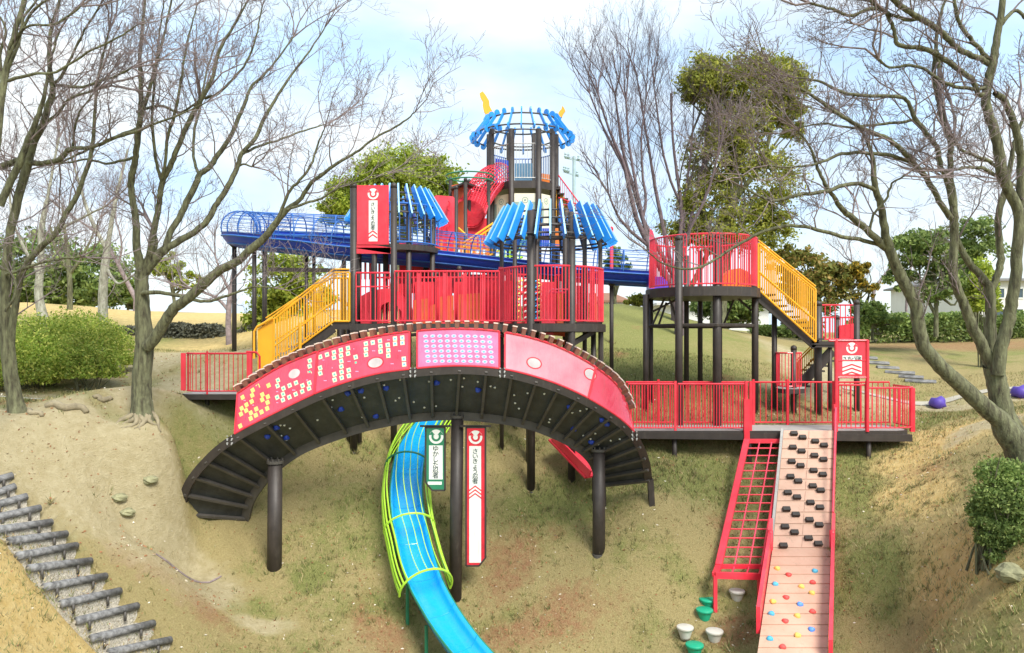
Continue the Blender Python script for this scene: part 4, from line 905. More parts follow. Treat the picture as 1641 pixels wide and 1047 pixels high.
# --- long walkway
wk = thing('walkway', GP(1230, 15.6), 'long low red railed walkway with grey deck, above the ramp', 'walkway')
zw = (HY - 691) / F * 15
wx = lambda px, D=15: (px - CX) / F * D
wpoly = [(wx(1003), 15), (wx(1440), 15), (wx(1456), 15.06), (wx(1465), 15.25), (wx(1465), 16.1), (wx(1003), 16.1)]
deckpoly('deck', wpoly, zw, .1, 'dark', wk)
m2 = MB(); m2.beam(P(1003, 697, 15.03), P(1460, 702, 15.03), .1, .14); m2.beam(P(1003, 694, 16.05), P(1460, 696, 16.05), .1, .14); m2.build('floor_beam', 'dark', wk)
railing('railing', [(wx(1007), 15.05, zw), (wx(1083), 15.05, zw)], .94, 'red', wk, .055, .011)
railing('railing', [(wx(1087), 15.05, zw), (wx(1194), 15.05, zw)], .94, 'red', wk, .055, .011)
railing('railing', [(wx(1343), 15.05, zw), (wx(1388), 15.05, zw)], .92, 'red', wk, .1, .011)
railing('railing', [(wx(1392), 15.05, zw), (wx(1440), 15.05, zw), (wx(1456,15.1), 15.1, zw), (wx(1462,15.25), 15.25, zw), (wx(1462,15.25), 16, zw)], .86, 'red', wk, .09, .012)
railing('railing', [(wx(1003, 16.05), 16.05, zw), (wx(1265, 16.05), 16.05, zw), (wx(1425, 16.05), 16.05, zw)], .92, 'redd', wk, .12, .01)
for px in (1083, 1197, 1204, 1338, 1391): MB().beam(Vector((wx(px), 15.05, zw - .05)), Vector((wx(px), 15.05, zw + 1.0)), .05, .05).build('railing_post', 'red', wk)
for px in (1055, 1207, 1262, 1341): MB().beam(Vector((wx(px, 16.05), 16.05, zw - .05)), Vector((wx(px, 16.05), 16.05, zw + .98)), .05, .05).build('railing_post', 'redd', wk)
MB().beam(P(1462, 692, 15.25), P(1462, 622, 15.25), .09, .05).build('end_panel', 'red', wk)
for px, D in ((1081, 15.1), (1060, 15.9), (1201, 15.1), (1392, 15.1), (1343, 15.9), (1430, 15.8), (1010, 15.1)): post(wk, px, 698, D, .1, cap=False)
MB().beam(P(1196, 706, 15.0), P(1196, 640, 15.0), .11, .09).build('gate_post', 'red', wk); MB().beam(P(1337, 700, 15.0), P(1337, 648, 15.0), .06, .09).build('gate_post', 'red', wk)
# --- beige climbing ramp
rm = thing('climbing_ramp', GP(1280, 12.5), 'beige climbing ramp with black blocks above and coloured holds below', 'climbing ramp')
A = [P(1256, 690, 14.93), P(1337, 690, 14.93)]; Bm = [P(1238, 880, 13.0), P(1331, 880, 13.0)]; C_ = [P(1212, 1060, 10.5), P(1326, 1060, 10.5)]
def rampq(u, y):   # photo row -> point on the ramp surface
    if y < 880: t_ = (y - 690) / 190; e0, e1 = (A, Bm)
    else: t_ = (y - 880) / 180; e0, e1 = (Bm, C_)
    # perspective-correct interpolation along depth
    D0, D1 = e0[0].y, e1[0].y; t3 = t_ * D0 / (D1 + t_ * (D0 - D1)) if True else t_
    return e0[0].lerp(e1[0], t3).lerp(e0[1].lerp(e1[1], t3), u)
n1_ = (A[1] - A[0]).cross(A[0] - Bm[0]).normalized(); n1_ = n1_ if n1_.z > 0 else -n1_
n2_ = (Bm[1] - Bm[0]).cross(Bm[0] - C_[0]).normalized(); n2_ = n2_ if n2_.z > 0 else -n2_
mb = MB()
for e0, e1, nn in ((A, Bm, n1_), (Bm, C_, n2_)):
    nb = 11
    for i in range(nb):
        t0, t1 = i / nb, (i + 1) / nb - .012
        q = [e0[0].lerp(e1[0], t1), e0[1].lerp(e1[1], t1), e0[1].lerp(e1[1], t0), e0[0].lerp(e1[0], t0)]
        if nn is n1_:
            for u0, u1 in ((0, .495), (.505, 1)): mb.slab([q[0].lerp(q[1], u0), q[0].lerp(q[1], u1), q[3].lerp(q[2], u1), q[3].lerp(q[2], u0)], nn, .05)
        else: mb.slab(q, nn, .05)
mb.build('wall_board', 'beige', rm)
mb = MB()
for e0, e1, nn in ((A, Bm, n1_), (Bm, C_, n2_)): mb.slab([q - nn * .012 for q in (e1[0], e1[1], e0[1], e0[0])], nn, .06)
mb.build('backing_sheet', 'beiged', rm)
BLK = [(472,188),(506,203),(555,218),(588,234),(468,242),(500,257),(550,274),(585,290),(462,298),(495,314),(546,333),(581,349),(456,357),(489,375),(542,394),(577,411),(448,420),(483,438),(537,459),(573,478),(441,485),(477,506),(532,527),(569,547),(434,554),(470,576),(527,599),(564,621),(427,628)]
def edge_u(px, py):
    best = min(((abs(proj(rampq(u, y))[0] - px) + abs(proj(rampq(u, y))[1] - py), u, y) for y in (py - 6, py - 4, py - 2, py, py + 2, py + 4, py + 6) for u in np.linspace(0, 1, 41)), key=lambda q: q[0]); return best[1], best[2]
xr = (A[1] - A[0]).normalized()
for bx, by in BLK:
    u, y = edge_u(1080 + bx / 2.453, 620 + by / 2.453); c_ = rampq(u, y); dn = n1_.cross(xr).normalized()
    MB().box(c_ + n1_ * .035, .13, .075, .07, xr, dn, n1_).build('step_block', 'rubber', rm)
HC = dict(y=(.8, .52, .12), r=(.7, .08, .07), b=(.08, .42, .62), n=(.1, .28, .75))
for k_, v_ in HC.items(): M['hold_' + k_] = mat('hold_' + k_, v_, .55, .15, 9)
for i, (bx, by, k_) in enumerate([(404,716,'y'),(453,741,'r'),(552,726,'b'),(397,777,'b'),(548,770,'r'),(498,787,'y'),(545,812,'y'),(443,830,'r'),(391,846,'y'),(493,857,'n'),(543,885,'r'),(386,893,'b'),(488,902,'y'),(435,923,'r'),(539,956,'n'),(483,979,'y'),(376,992,'b'),(425,1024,'r')]):
    u, y = edge_u(1080 + bx / 2.453, 620 + by / 2.453); c_ = rampq(u, y); dn = n2_.cross(xr).normalized(); v = []
    for rr_, hh in ((.045, 0), (.042, .025), (.02, .04)):
        for q in range(10): a = q * .628; v.append(c_ + (xr * math.cos(a) * 1.1 + dn * math.sin(a)) * rr_ * (1 + .12 * math.sin(3 * a + i)) + n2_ * (hh + .001))
    MB().add(v, [(j * 10 + q, j * 10 + (q + 1) % 10, (j + 1) * 10 + (q + 1) % 10, (j + 1) * 10 + q) for j in (0, 1) for q in range(10)] + [tuple(20 + q for q in range(10))]).build('climbing_hold', 'hold_' + k_, rm, True)
# side boards: upper thin, lower tall
def sideboard(pts_, h, w, name, mt):
    mb = MB(); v = []
    for p in pts_: v += [p + Vector((-w / 2, 0, -.1)), p + Vector((w / 2, 0, -.1)), p + Vector((w / 2, 0, h)), p + Vector((-w / 2, 0, h))]
    n_ = len(pts_); f = [(i * 4 + k, i * 4 + (k + 1) % 4, (i + 1) * 4 + (k + 1) % 4, (i + 1) * 4 + k) for i in range(n_ - 1) for k in range(4)] + [(3, 2, 1, 0), tuple((n_ - 1) * 4 + k for k in range(4))]
    return mb.add(v, f).build(name, mt, rm)
off = Vector((.03, 0, 0))
sideboard([A[1] + off, Bm[1] + off], .12, .04, 'side_board', 'red'); sideboard([A[0] - off, Bm[0] - off], .04, .05, 'side_board', 'deck')
sideboard([rampq(1, 850) + off * 1.5, Bm[1] + off * 1.5, C_[1] + off * 1.5], .3, .06, 'side_board', 'red')
sideboard([rampq(0, 858) - off * 1.5, Bm[0] - off * 1.5, rampq(0, 1005) - off * 1.5], .3, .06, 'side_board', 'red')
MB().tube([A[1] + off + UP * .45, rampq(1, 850) + off + UP * .32], .02, 6).build('handrail', 'pink', rm)
for u in (-.03, 1.03): post(rm, proj(rampq(u, 885))[0], 850, 13.0, .09, mt='red', cap=False)
m2 = MB()
for u in (.1, .9):
    for y in (760, 870, 980): c_ = rampq(u, y); m2.tube([c_ - UP * .08, Vector((c_.x, c_.y, gz(c_.x, c_.y) - .1))], .035, 8)
m2.build('support_leg', 'dark', rm)
# --- red climbing net
nt_ = thing('climbing_net', GP(1190, 13.5), 'red metal grid climbing net sloping down left of the beige ramp', 'climbing net')
a0, a1, b0, b1_ = P(1197, 707, 14.9), P(1254, 707, 14.9), P(1152, 908, 12.75), P(1221, 908, 12.75)
l0, l1 = P(1146, 922, 12.4), P(1217, 924, 12.4)
m2 = MB(); m2.beam(a0 + UP * .02, b0 + UP * .02, .11, .06, (0, 0, 1)); m2.tube([a0 + Vector((-.05, 0, -.05)), b0 + Vector((-.05, 0, -.05))], .04, 8); m2.beam(a0, a1, .08, .08); m2.tube([a1, b1_], .03, 8)
m2.beam(b0, b1_, .06, .07); m2.beam(l0, l1, .07, .1); m2.beam(b0, l0, .1, .07); m2.tube([b1_, l1], .03, 8); m2.build('frame', 'red', nt_)
m2 = MB()
for t_ in (.36, .7): m2.tube([a0.lerp(a1, t_), b0.lerp(b1_, t_), l0.lerp(l1, t_)], .016, 6)
m2.build('upright_bar', 'pink', nt_)
for i in range(1, 15): t_ = i / 15; MB().tube([a0.lerp(b0, t_), a1.lerp(b1_, t_)], .014, 6).build('rung', 'red', nt_)
m2 = MB()
for p in (l0, l1): m2.beam(p, Vector((p.x, p.y, gz(p.x, p.y) - .1)), .06, .06)
m2.build('leg', 'red', nt_)
# --- stump stepping pods
def pod(px, py, w, D, mt, label):
    t_ = thing('stepping_pod', GP(px, D), label, 'stepping stone', 'cup shaped stepping pods below the climbing net')
    c_ = P(px, py, D); r_ = w / 2 * D / F
    MB().lathe(c_ - UP * .16, [(r_ * .55, -.04), (r_ * .62, 0), (r_ * .86, .1), (r_ * .9, .115), (r_, .12), (r_, .155), (r_ * .95, .16)], 24).build('cup', mt, t_, True)
    MB().tube([Vector((c_.x, c_.y, gz(c_.x, c_.y) - .1)), c_ - UP * .18], .035, 8).build('stem', 'dark', t_)
pod(1134, 959, 27, 12.55, 'teal', 'green stepping pod nearest the foot of the net, uppermost green one')
pod(1129, 976, 27, 12.3, 'teal', 'green stepping pod in the middle, overlapping the upper green one')
pod(1113, 1032, 29, 11.75, 'teal', 'green stepping pod lowest in the photo')
pod(1181, 946, 25, 12.6, 'conc', 'cream stepping pod on a dark stem directly left of the ramp')
pod(1098, 1004, 27, 12.0, 'conc', 'cream stepping pod leftmost of all the pods')
pod(1145, 1010, 28, 11.9, 'conc', 'cream stepping pod in the lower middle, right of the leftmost cream one')
# --- blue slide with lime cage
bs_ = thing('caged_slide', GP(670, 13.5), 'bright blue open slide with lime green hooped cage running down the slope', 'slide')
ctl = [(850, 540, 16.3, .29), (790, 590, 16.4, .29), (735, 640, 16.3, .29), (690, 690, 15.6, .3), (662, 735, 14.8, .3), (652, 790, 14.0, .31), (654, 845, 13.4, .31), (664, 895, 12.9, .31), (680, 950, 12.3, .31), (706, 1000, 11.8, .31), (741, 1050, 11.3, .31), (785, 1100, 10.8, .31)]
cp3 = [Vector(p) for p in catmull([P(a, b, c) for a, b, c, d in ctl], 90)]
fr = []
for i, p in enumerate(cp3):
    t_ = (cp3[min(i + 1, 89)] - cp3[max(i - 1, 0)]).normalized(); x = t_.cross(UP).normalized(); x = x if x.x < 0 else -x; y = x.cross(t_); y = y if y.z > 0 else -y; fr.append((p, x.normalized(), y.normalized()))
prof = [(-.33, .2), (-.3, .22), (-.28, .12), (-.24, .03), (-.12, 0), (0, -.005), (.12, 0), (.24, .03), (.28, .12), (.3, .22), (.33, .2)]
v = []; 
for p, x, y in fr: v += [p + x * a * .88 + y * b for a, b in prof]
v += [Vector(q) - UP * .02 for q in v]
n_ = len(prof); nv = len(fr) * n_
f = [(i * n_ + k, i * n_ + k + 1, (i + 1) * n_ + k + 1, (i + 1) * n_ + k) for i in range(len(fr) - 1) for k in range(n_ - 1)]
f = f + [tuple(nv + q for q in g[::-1]) for g in f]
MB().add(v, f).build('chute', 'cyan', bs_, True)
i1 = 66
for k, a in enumerate((-10, 1, 12, 24, 37, 66, 84, 100, 118, 143, 156, 168, 179, 190)):
    mb = MB(); mb.tube([p + x * (.44 * math.cos(R(a))) + y * (.12 + .42 * math.sin(R(a))) for p, x, y in fr[6:i1]], .008 if 4 < k < 9 else .015, 5, False); mb.build('cage_bar', 'lime', bs_)
for i in (22, 36, 50, i1 - 1):
    p, x, y = fr[i]; MB().tube([p + x * (.45 * math.cos(R(a))) + y * (.12 + .43 * math.sin(R(a))) for a in range(-12, 193, 12)], .02, 6).build('cage_hoop', 'green' if i < 40 else 'lime', bs_)
for s_ in (-1, 1): MB().tube([p + x * (.295 * s_) + y * .2 for p, x, y in fr], .016, 5).build('side_rim', 'green', bs_)
for i in range(8, 90, 9):
    p, x, y = fr[i]; MB().tube([p + x * a * .88 + y * (b + .004) for a, b in prof], .007, 5).build('seam', 'cyan', bs_)
for i in (30, 48, 62, 72, 80):
    p, x, y = fr[i]
    m2 = MB()
    for s_ in (-.22, .22): q = p + x * s_; m2.tube([q - UP * .03, Vector((q.x, q.y, gz(q.x, q.y) - .15))], .03, 8)
    m2.build('support_leg', 'green', bs_)
# red short slide glimpsed under the right of the bridge
us = thing('small_red_slide', GP(920, 15.2), 'narrow red slide seen under the right end of the arch bridge', 'slide')
a, b = P(893, 704, 15.4), P(952, 764, 14.4)
mb = MB(); mb.beam(a, b, .45, .04); mb.beam(a + Vector((-.1, -.2, .08)), b + Vector((-.1, -.2, .08)), .04, .16); mb.beam(a + Vector((.15, .2, .08)), b + Vector((.15, .2, .08)), .04, .16); mb.build('chute', 'red', us)
mb = MB(); mb.tube([b, Vector((b.x, b.y, gz(b.x, b.y) - .1))], .04, 8); mb.build('leg', 'dark', us)
for px, D, t_, w in ((849, 15.6, 665, .17), (844, 15.9, 665, .1)): pass
o_ = post(tu, 849, 600, 15.6, .16, cap=False)
# --- log steps on the left
M['gravel'] = mat('pale_gravel', (.42, .37, .28), .9, .4, 40, bump=.8, c2=(.85, .8, .68))
for i, ((x0, y0), (x1, y1)) in enumerate(LS):
    a, b = LSW[i]; a = a + UP * .03; b = b + UP * .03
    t_ = thing('log_step', ((a.x + b.x) / 2, (a.y + b.y) / 2, (a.z + b.z) / 2), ('dark log step of the left path, %s from the top' if 0 < i < 12 else 'dark log step of the left path, %s of all') % ordn[i], 'step', 'log steps on the left path')
    MB().tube([a, b], .056, 12).build('log', 'log', t_, True)
    for s_ in (.22, .8):
        q = a.lerp(b, s_) + Vector((.02, -.06, -.02)); MB().tube([q - UP * .13, q + UP * .0], .02, 8).build('stake', 'rib', t_, True)
    if i: ap_, bp2 = LSW[i - 1]
    else: ap_, bp2 = a + (LSW[0][0] - LSW[1][0]), b + (LSW[0][1] - LSW[1][1])
    v = []
    for j in range(13):
        for k in range(6):
            lo_, hi_ = a.lerp(b, j / 12), ap_.lerp(bp2, j / 12); p_ = lo_.lerp(hi_, k / 5 * 1.06); v.append(Vector((p_.x, p_.y, lo_.z + .012 + .014 * math.sin(j * 2.1 + k * 1.7 + i) * math.cos(k * 3.3 + j))))
    nv = len(v); v += [p_ - UP * .3 for p_ in v]
    f = [(j * 6 + k, (j + 1) * 6 + k, (j + 1) * 6 + k + 1, j * 6 + k + 1) for j in range(12) for k in range(5)]
    rim = [j * 6 for j in range(13)] + [12 * 6 + k for k in range(1, 6)] + [j * 6 + 5 for j in range(11, -1, -1)] + [4, 3, 2, 1]
    f += [(rim[j], rim[(j + 1) % len(rim)], nv + rim[(j + 1) % len(rim)], nv + rim[j]) for j in range(len(rim))]
    MB().add(v, f).build('gravel_tread', 'gravel', t_)
# ------------------------------------------------------------------ bare trees
def grow(out_, p, d, L, r, lvl, rg, up=.25, wig=.22, kids=(5, 4, 3), spread=42, dmin=.0035):
    n_ = 5 if L > .5 else 4; pts_ = [p.copy()]; q = p.copy(); dd = d.copy()
    for i in range(n_ - 1):
        dd = dd + rg.normal(0, wig, 3) + np.array([0, 0, up * .25]); dd /= np.linalg.norm(dd); q = q + dd * (L / (n_ - 1)); pts_.append(q.copy())
    r1 = max(dmin, r * .35); rad = np.linspace(r, r1, n_); out_.append((np.array(pts_), rad))
    if lvl <= 0: return
    kk = kids[min(len(kids) - 1, lvl - 1)]
    for i in range(kk):
        t_ = .2 + .8 * (i + rg.rand() * .8) / kk; s_ = t_ * (n_ - 1); j = min(int(s_), n_ - 2); c_ = pts_[j] + (pts_[j + 1] - pts_[j]) * (s_ - j)
        td = pts_[j + 1] - pts_[j]; td /= np.linalg.norm(td); ax = rg.normal(0, 1, 3); ax -= td * ax.dot(td); ax /= np.linalg.norm(ax) + 1e-9
        a = R(spread * (.6 + .8 * rg.rand())); nd = td * math.cos(a) + ax * math.sin(a); nd[2] += up * .5; nd /= np.linalg.norm(nd)
        grow(out_, c_, nd, L * (.45 + .35 * rg.rand()) * (1 - .35 * t_), max(dmin, float(np.interp(t_, [0, 1], [r, r1])) * .62), lvl - 1, rg, up, wig, kids, spread, dmin)
def tubes_np(segs, sides=None):
    V = []; Qs = []; b = 0
    for pts_, rad in segs:
        n_ = len(pts_); k = sides or (10 if rad[0] > .09 else 7 if rad[0] > .03 else 5 if rad[0] > .012 else 3)
        T = np.empty_like(pts_); T[1:-1] = pts_[2:] - pts_[:-2]; T[0] = pts_[1] - pts_[0]; T[-1] = pts_[-1] - pts_[-2]; T /= np.linalg.norm(T, axis=1)[:, None] + 1e-9
        ref = np.array([.31, .9, .3]) if abs(T[0][1]) < .8 else np.array([.9, .1, .4]); X = np.cross(T, ref); X /= np.linalg.norm(X, axis=1)[:, None] + 1e-9; Y = np.cross(T, X)
        a = np.arange(k) * 2 * math.pi / k
        ring = pts_[:, None, :] + (X[:, None, :] * np.cos(a)[None, :, None] + Y[:, None, :] * np.sin(a)[None, :, None]) * rad[:, None, None]
        V.append(ring.reshape(-1, 3)); i = np.arange(n_ - 1)[:, None] * k; j = np.arange(k)[None, :]; j2 = (j + 1) % k
        Qs.append((np.stack([i + j, i + j2, i + k + j2, i + k + j], -1).reshape(-1, 4)) + b); b += n_ * k
    return np.concatenate(V), np.concatenate(Qs)
def L3(s):
    """limb string 'x,y,w x,y,w ...|D0,D1' -> smooth polyline with radii; px traced, real width w px"""
    body, dd = s.split('|'); D0, D1 = [float(q) for q in dd.split(',')]; pp = [tuple(float(c_) for c_ in q.split(',')) for q in body.split()]
    n_ = len(pp); q4 = []
    for i, (x, y, w_) in enumerate(pp):
        D = D0 + (D1 - D0) * i / (n_ - 1); v = P(x, y, D); q4.append((v.x, v.y, v.z, w_ / 2 * D / F))
    c_ = catmull(q4, (n_ - 1) * 5 + 1); return c_[:, :3], np.maximum(c_[:, 3], .004)
def bare_tree(label, limbs, seed, trunk='bark', twig='barkd', dens=1.0, lvl=3, tw=.9, base=None, name='bare_tree', group=None, first=0, Lk=1.0, up=.3):
    rg = np.random.RandomState(seed); L_s = [L3(s) for s in limbs]; b0 = L_s[0][0][0]
    for z_, (p, r) in enumerate(L_s[:1]):
        g_ = gz(p[0][0], p[0][1])
        if p[0][2] > g_ - .2: L_s[0] = (np.concatenate([[[p[0][0], p[0][1], g_ - .6]], p]), np.concatenate([[r[0] * 1.3], r]))
    t_ = thing(name, Vector(b0), label, 'tree', group)
    V, Q_ = tubes_np([(p + (np.random.RandomState(7).normal(0, .004, p.shape)), r) for p, r in L_s]); np_mesh('trunk', V, Q_, trunk, t_, smooth=True)
    out_ = []
    for li, (p, r) in enumerate(L_s):
        seg = np.linalg.norm(np.diff(p, axis=0), axis=1); cum = np.concatenate([[0], np.cumsum(seg)]); Lt = cum[-1]
        s0 = .5 if li == 0 else .18
        n_ = int(Lt * 2.0 * dens) + 2
        for i in range(n_):
            s_ = Lt * (s0 + (1 - s0) * (i + rg.rand()) / n_); j = min(np.searchsorted(cum, s_) - 1, len(p) - 2); j = max(j, 0); c_ = p[j] + (p[j + 1] - p[j]) * ((s_ - cum[j]) / (seg[j] + 1e-9))
            td = (p[j + 1] - p[j]) / (seg[j] + 1e-9); rr_ = r[j]
            if (rr_ > .05 and rg.rand() < .65) or (rr_ > .1): continue
            ax = rg.normal(0, 1, 3); ax -= td * ax.dot(td); ax /= np.linalg.norm(ax) + 1e-9; a = R(rg.uniform(28, 60)); nd = td * math.cos(a) + ax * math.sin(a); nd[2] += up * .6; nd /= np.linalg.norm(nd)
            L = tw * Lk * rg.uniform(.55, 1.25) * (1.0 if rr_ < .03 else 1.2); grow(out_, c_, nd, L, min(rr_ * .5, .013), min(lvl, 2 if rg.rand() < .35 else 3), rg, up=up, kids=(3, 4, 4), dmin=.0026)
        td = p[-1] - p[-2]; td /= np.linalg.norm(td)
        for _ in range(3 if r[-1] < .032 else 0): grow(out_, p[-1], td + rg.normal(0, .25, 3), tw * 1.3 * Lk, r[-1], min(lvl, 3), rg, up=up, kids=(3, 4, 4), dmin=.0026)
    V, Q_ = tubes_np(out_); np_mesh('crown', V, Q_, twig, t_); return t_
T1 = ["228,676,44 228,655,34 227,625,30 228,595,29 232,552,28 229,509,24 227,466,21 227,437,21|13,13",
 "227,440,18 224,422,14 219,393,12 218,355,11 211,310,10 211,285,10 216,259,9.5 219,236,9 223,204,9 226,173,8 226,140,7 224,100,6 228,50,5 232,0,4|13,12.2",
 "223,204,7 230,175,6 238,150,6 248,110,5 262,60,4 275,0,3|12.5,12",
 "228,440,18 236,430,17 250,413,16 265,399,14|13,13",
 "265,399,11 273,373,10 287,350,10 299,325,10 315,293,10 320,280,9 336,267,9 350,247,8 368,222,7 382,190,6.5 393,165,5.5 402,140,4.5 418,125,4 440,100,3 470,60,2.5|13,13.6",
 "320,282,5 314,268,5 310,245,4.5 312,207,4.5 322,167,4 330,120,3 345,70,2.5|13.2,13.8",
 "265,399,12 285,388,11 310,373,10 333,353,10 345,330,9 362,305,9 379,270,8 388,245,7 408,224,6.5 422,193,6 437,167,5 460,130,4 490,90,3 520,45,2|13,13.4",
 "388,247,5 403,240,4.5 422,232,4 450,224,3.5 480,212,3 520,200,2|13.2,14",
 "379,270,4 388,264,3.5 404,267,2.5|13.3,13.3",
 "230,442,12 240,410,11 247,368,10 255,330,9 256,316,9 261,290,9 273,265,9 285,236,8 299,204,8 313,176,8 328,150,7 342,120,6 352,80,5 375,40,4 395,5,3|13,12",
 "259,290,6 253,270,5 249,247,5 244,193,4.5 248,130,4 255,60,3 262,5,2|12.8,12.2",
 "259,287,6 265,262,5 269,219,5 280,184,5 290,130,4 300,70,3 315,10,2|12.6,11.8",
 "328,158,5 350,150,4.5 372,128,4 395,100,3.5 410,60,3 420,10,2|12.5,12",
 "230,420,6 250,396,6 247,370,5|13,13",
 "236,556,20 250,540,18 265,515,17 279,495,17 299,480,16 322,460,16 351,434,14 379,420,13 402,400,13 425,380,12 439,362,11 459,337,9 479,322,7 499,292,6.5 514,282,6 540,262,5 570,245,4 600,222,3.5 640,200,3 665,180,2|12.9,11.6",
 "439,362,6 452,335,5.5 465,305,5 480,290,4.5 498,265,4 510,230,3 520,205,2|12,11.6",
 "459,337,5 485,328,4.5 515,318,4 545,300,3.5 575,292,3 620,280,2|12,11.5",
 "229,470,8 245,469,7 279,472,6 305,480,6 333,483,5 356,477,4.5 379,469,4 408,460,3 440,462,2|12.9,12.2",
 "223,206,6 206,212,5 183,221,5 150,236,4 120,250,3.5 95,262,3|12.9,12.4",
 "216,252,5 200,257,4.5 170,262,4 140,256,3.5 100,262,3 60,262,2.5|13,12.6",
 "219,180,5 255,170,4.5 290,180,4 320,160,3.5|12.9,12.4"]
bare_tree('large bare tree with a long limb leaning right over the yellow stair', T1, 3, dens=.95)
T0 = ["30,672,34 24,640,24 16,600,20 11,560,19 8,500,17 9,450,15 13,390,13 24,340,13 34,300,13 45,262,14|12.2,12",
 "45,262,14 54,229,12 69,200,11 77,172,10 85,145,9 80,110,7 80,60,6 88,25,5 100,-10,4|12,11.6",
 "30,645,16 22,600,14 18,540,13 27,477,11 33,444,11 45,420,10 57,405,10 72,390,9 89,375,9 106,343,8 123,315,8 132,290,7 143,260,7 149,225,6 152,185,5 158,120,4 175,50,3|12.2,11.6",
 "45,262,9 70,262,8 95,256,8 108,243,8 120,238,7 149,236,6 183,221,5.5 215,212,5 245,200,4 285,185,3 330,165,2|12,11.4",
 "117,237,4 118,222,4 120,205,4 128,180,3 150,150,2.5|11.8,11.5",
 "45,262,9 31,258,9 17,262,10 0,268,11 -25,275,12|12,12", 
 "0,330,12 17,292,11 31,263,11 45,225,9 60,190,8 72,150,6 80,100,4 95,50,3|11.8,11.6",
 "89,137,5 134,140,5 160,130,4 187,122,4 212,108,3|11.8,11.3",
 "82,140,5 100,120,5 115,90,4 135,50,3.5 160,10,3|11.8,11.3",
 "70,200,6 95,180,5 110,160,4.5 150,145,4|11.9,11.5",
 "9,440,5 30,435,5 70,420,4 100,415,4 130,412,3|12,11.6",
 "8,500,5 25,470,4 20,440,3.5 0,430,3|11.8,11.8"]
bare_tree('bare tree at the left edge with two slim mossy trunks', T0, 5, dens=1.05)
T00 = ["-60,700,26 -42,500,19 -14,300,14 5,140,11 22,60,8 40,0,8|10.5,10.5", "5,140,8 14,110,6 30,70,5 38,30,4 60,0,3|10.5,10.5", "5,140,6 0,90,5 10,50,4 -5,20,3|10.5,10.5", "10,100,5 40,40,4.5 60,10,4 100,-10,3|10.4,10.2",
 "12,130,6 50,120,5 90,115,4 140,85,3.5 190,60,3 220,40,2|10.4,10", "14,80,5 40,45,4 90,38,4 130,10,3|10.4,10"]
bare_tree('bare tree just beyond the left edge, its limbs crossing the upper left corner', T00, 8, dens=.8)
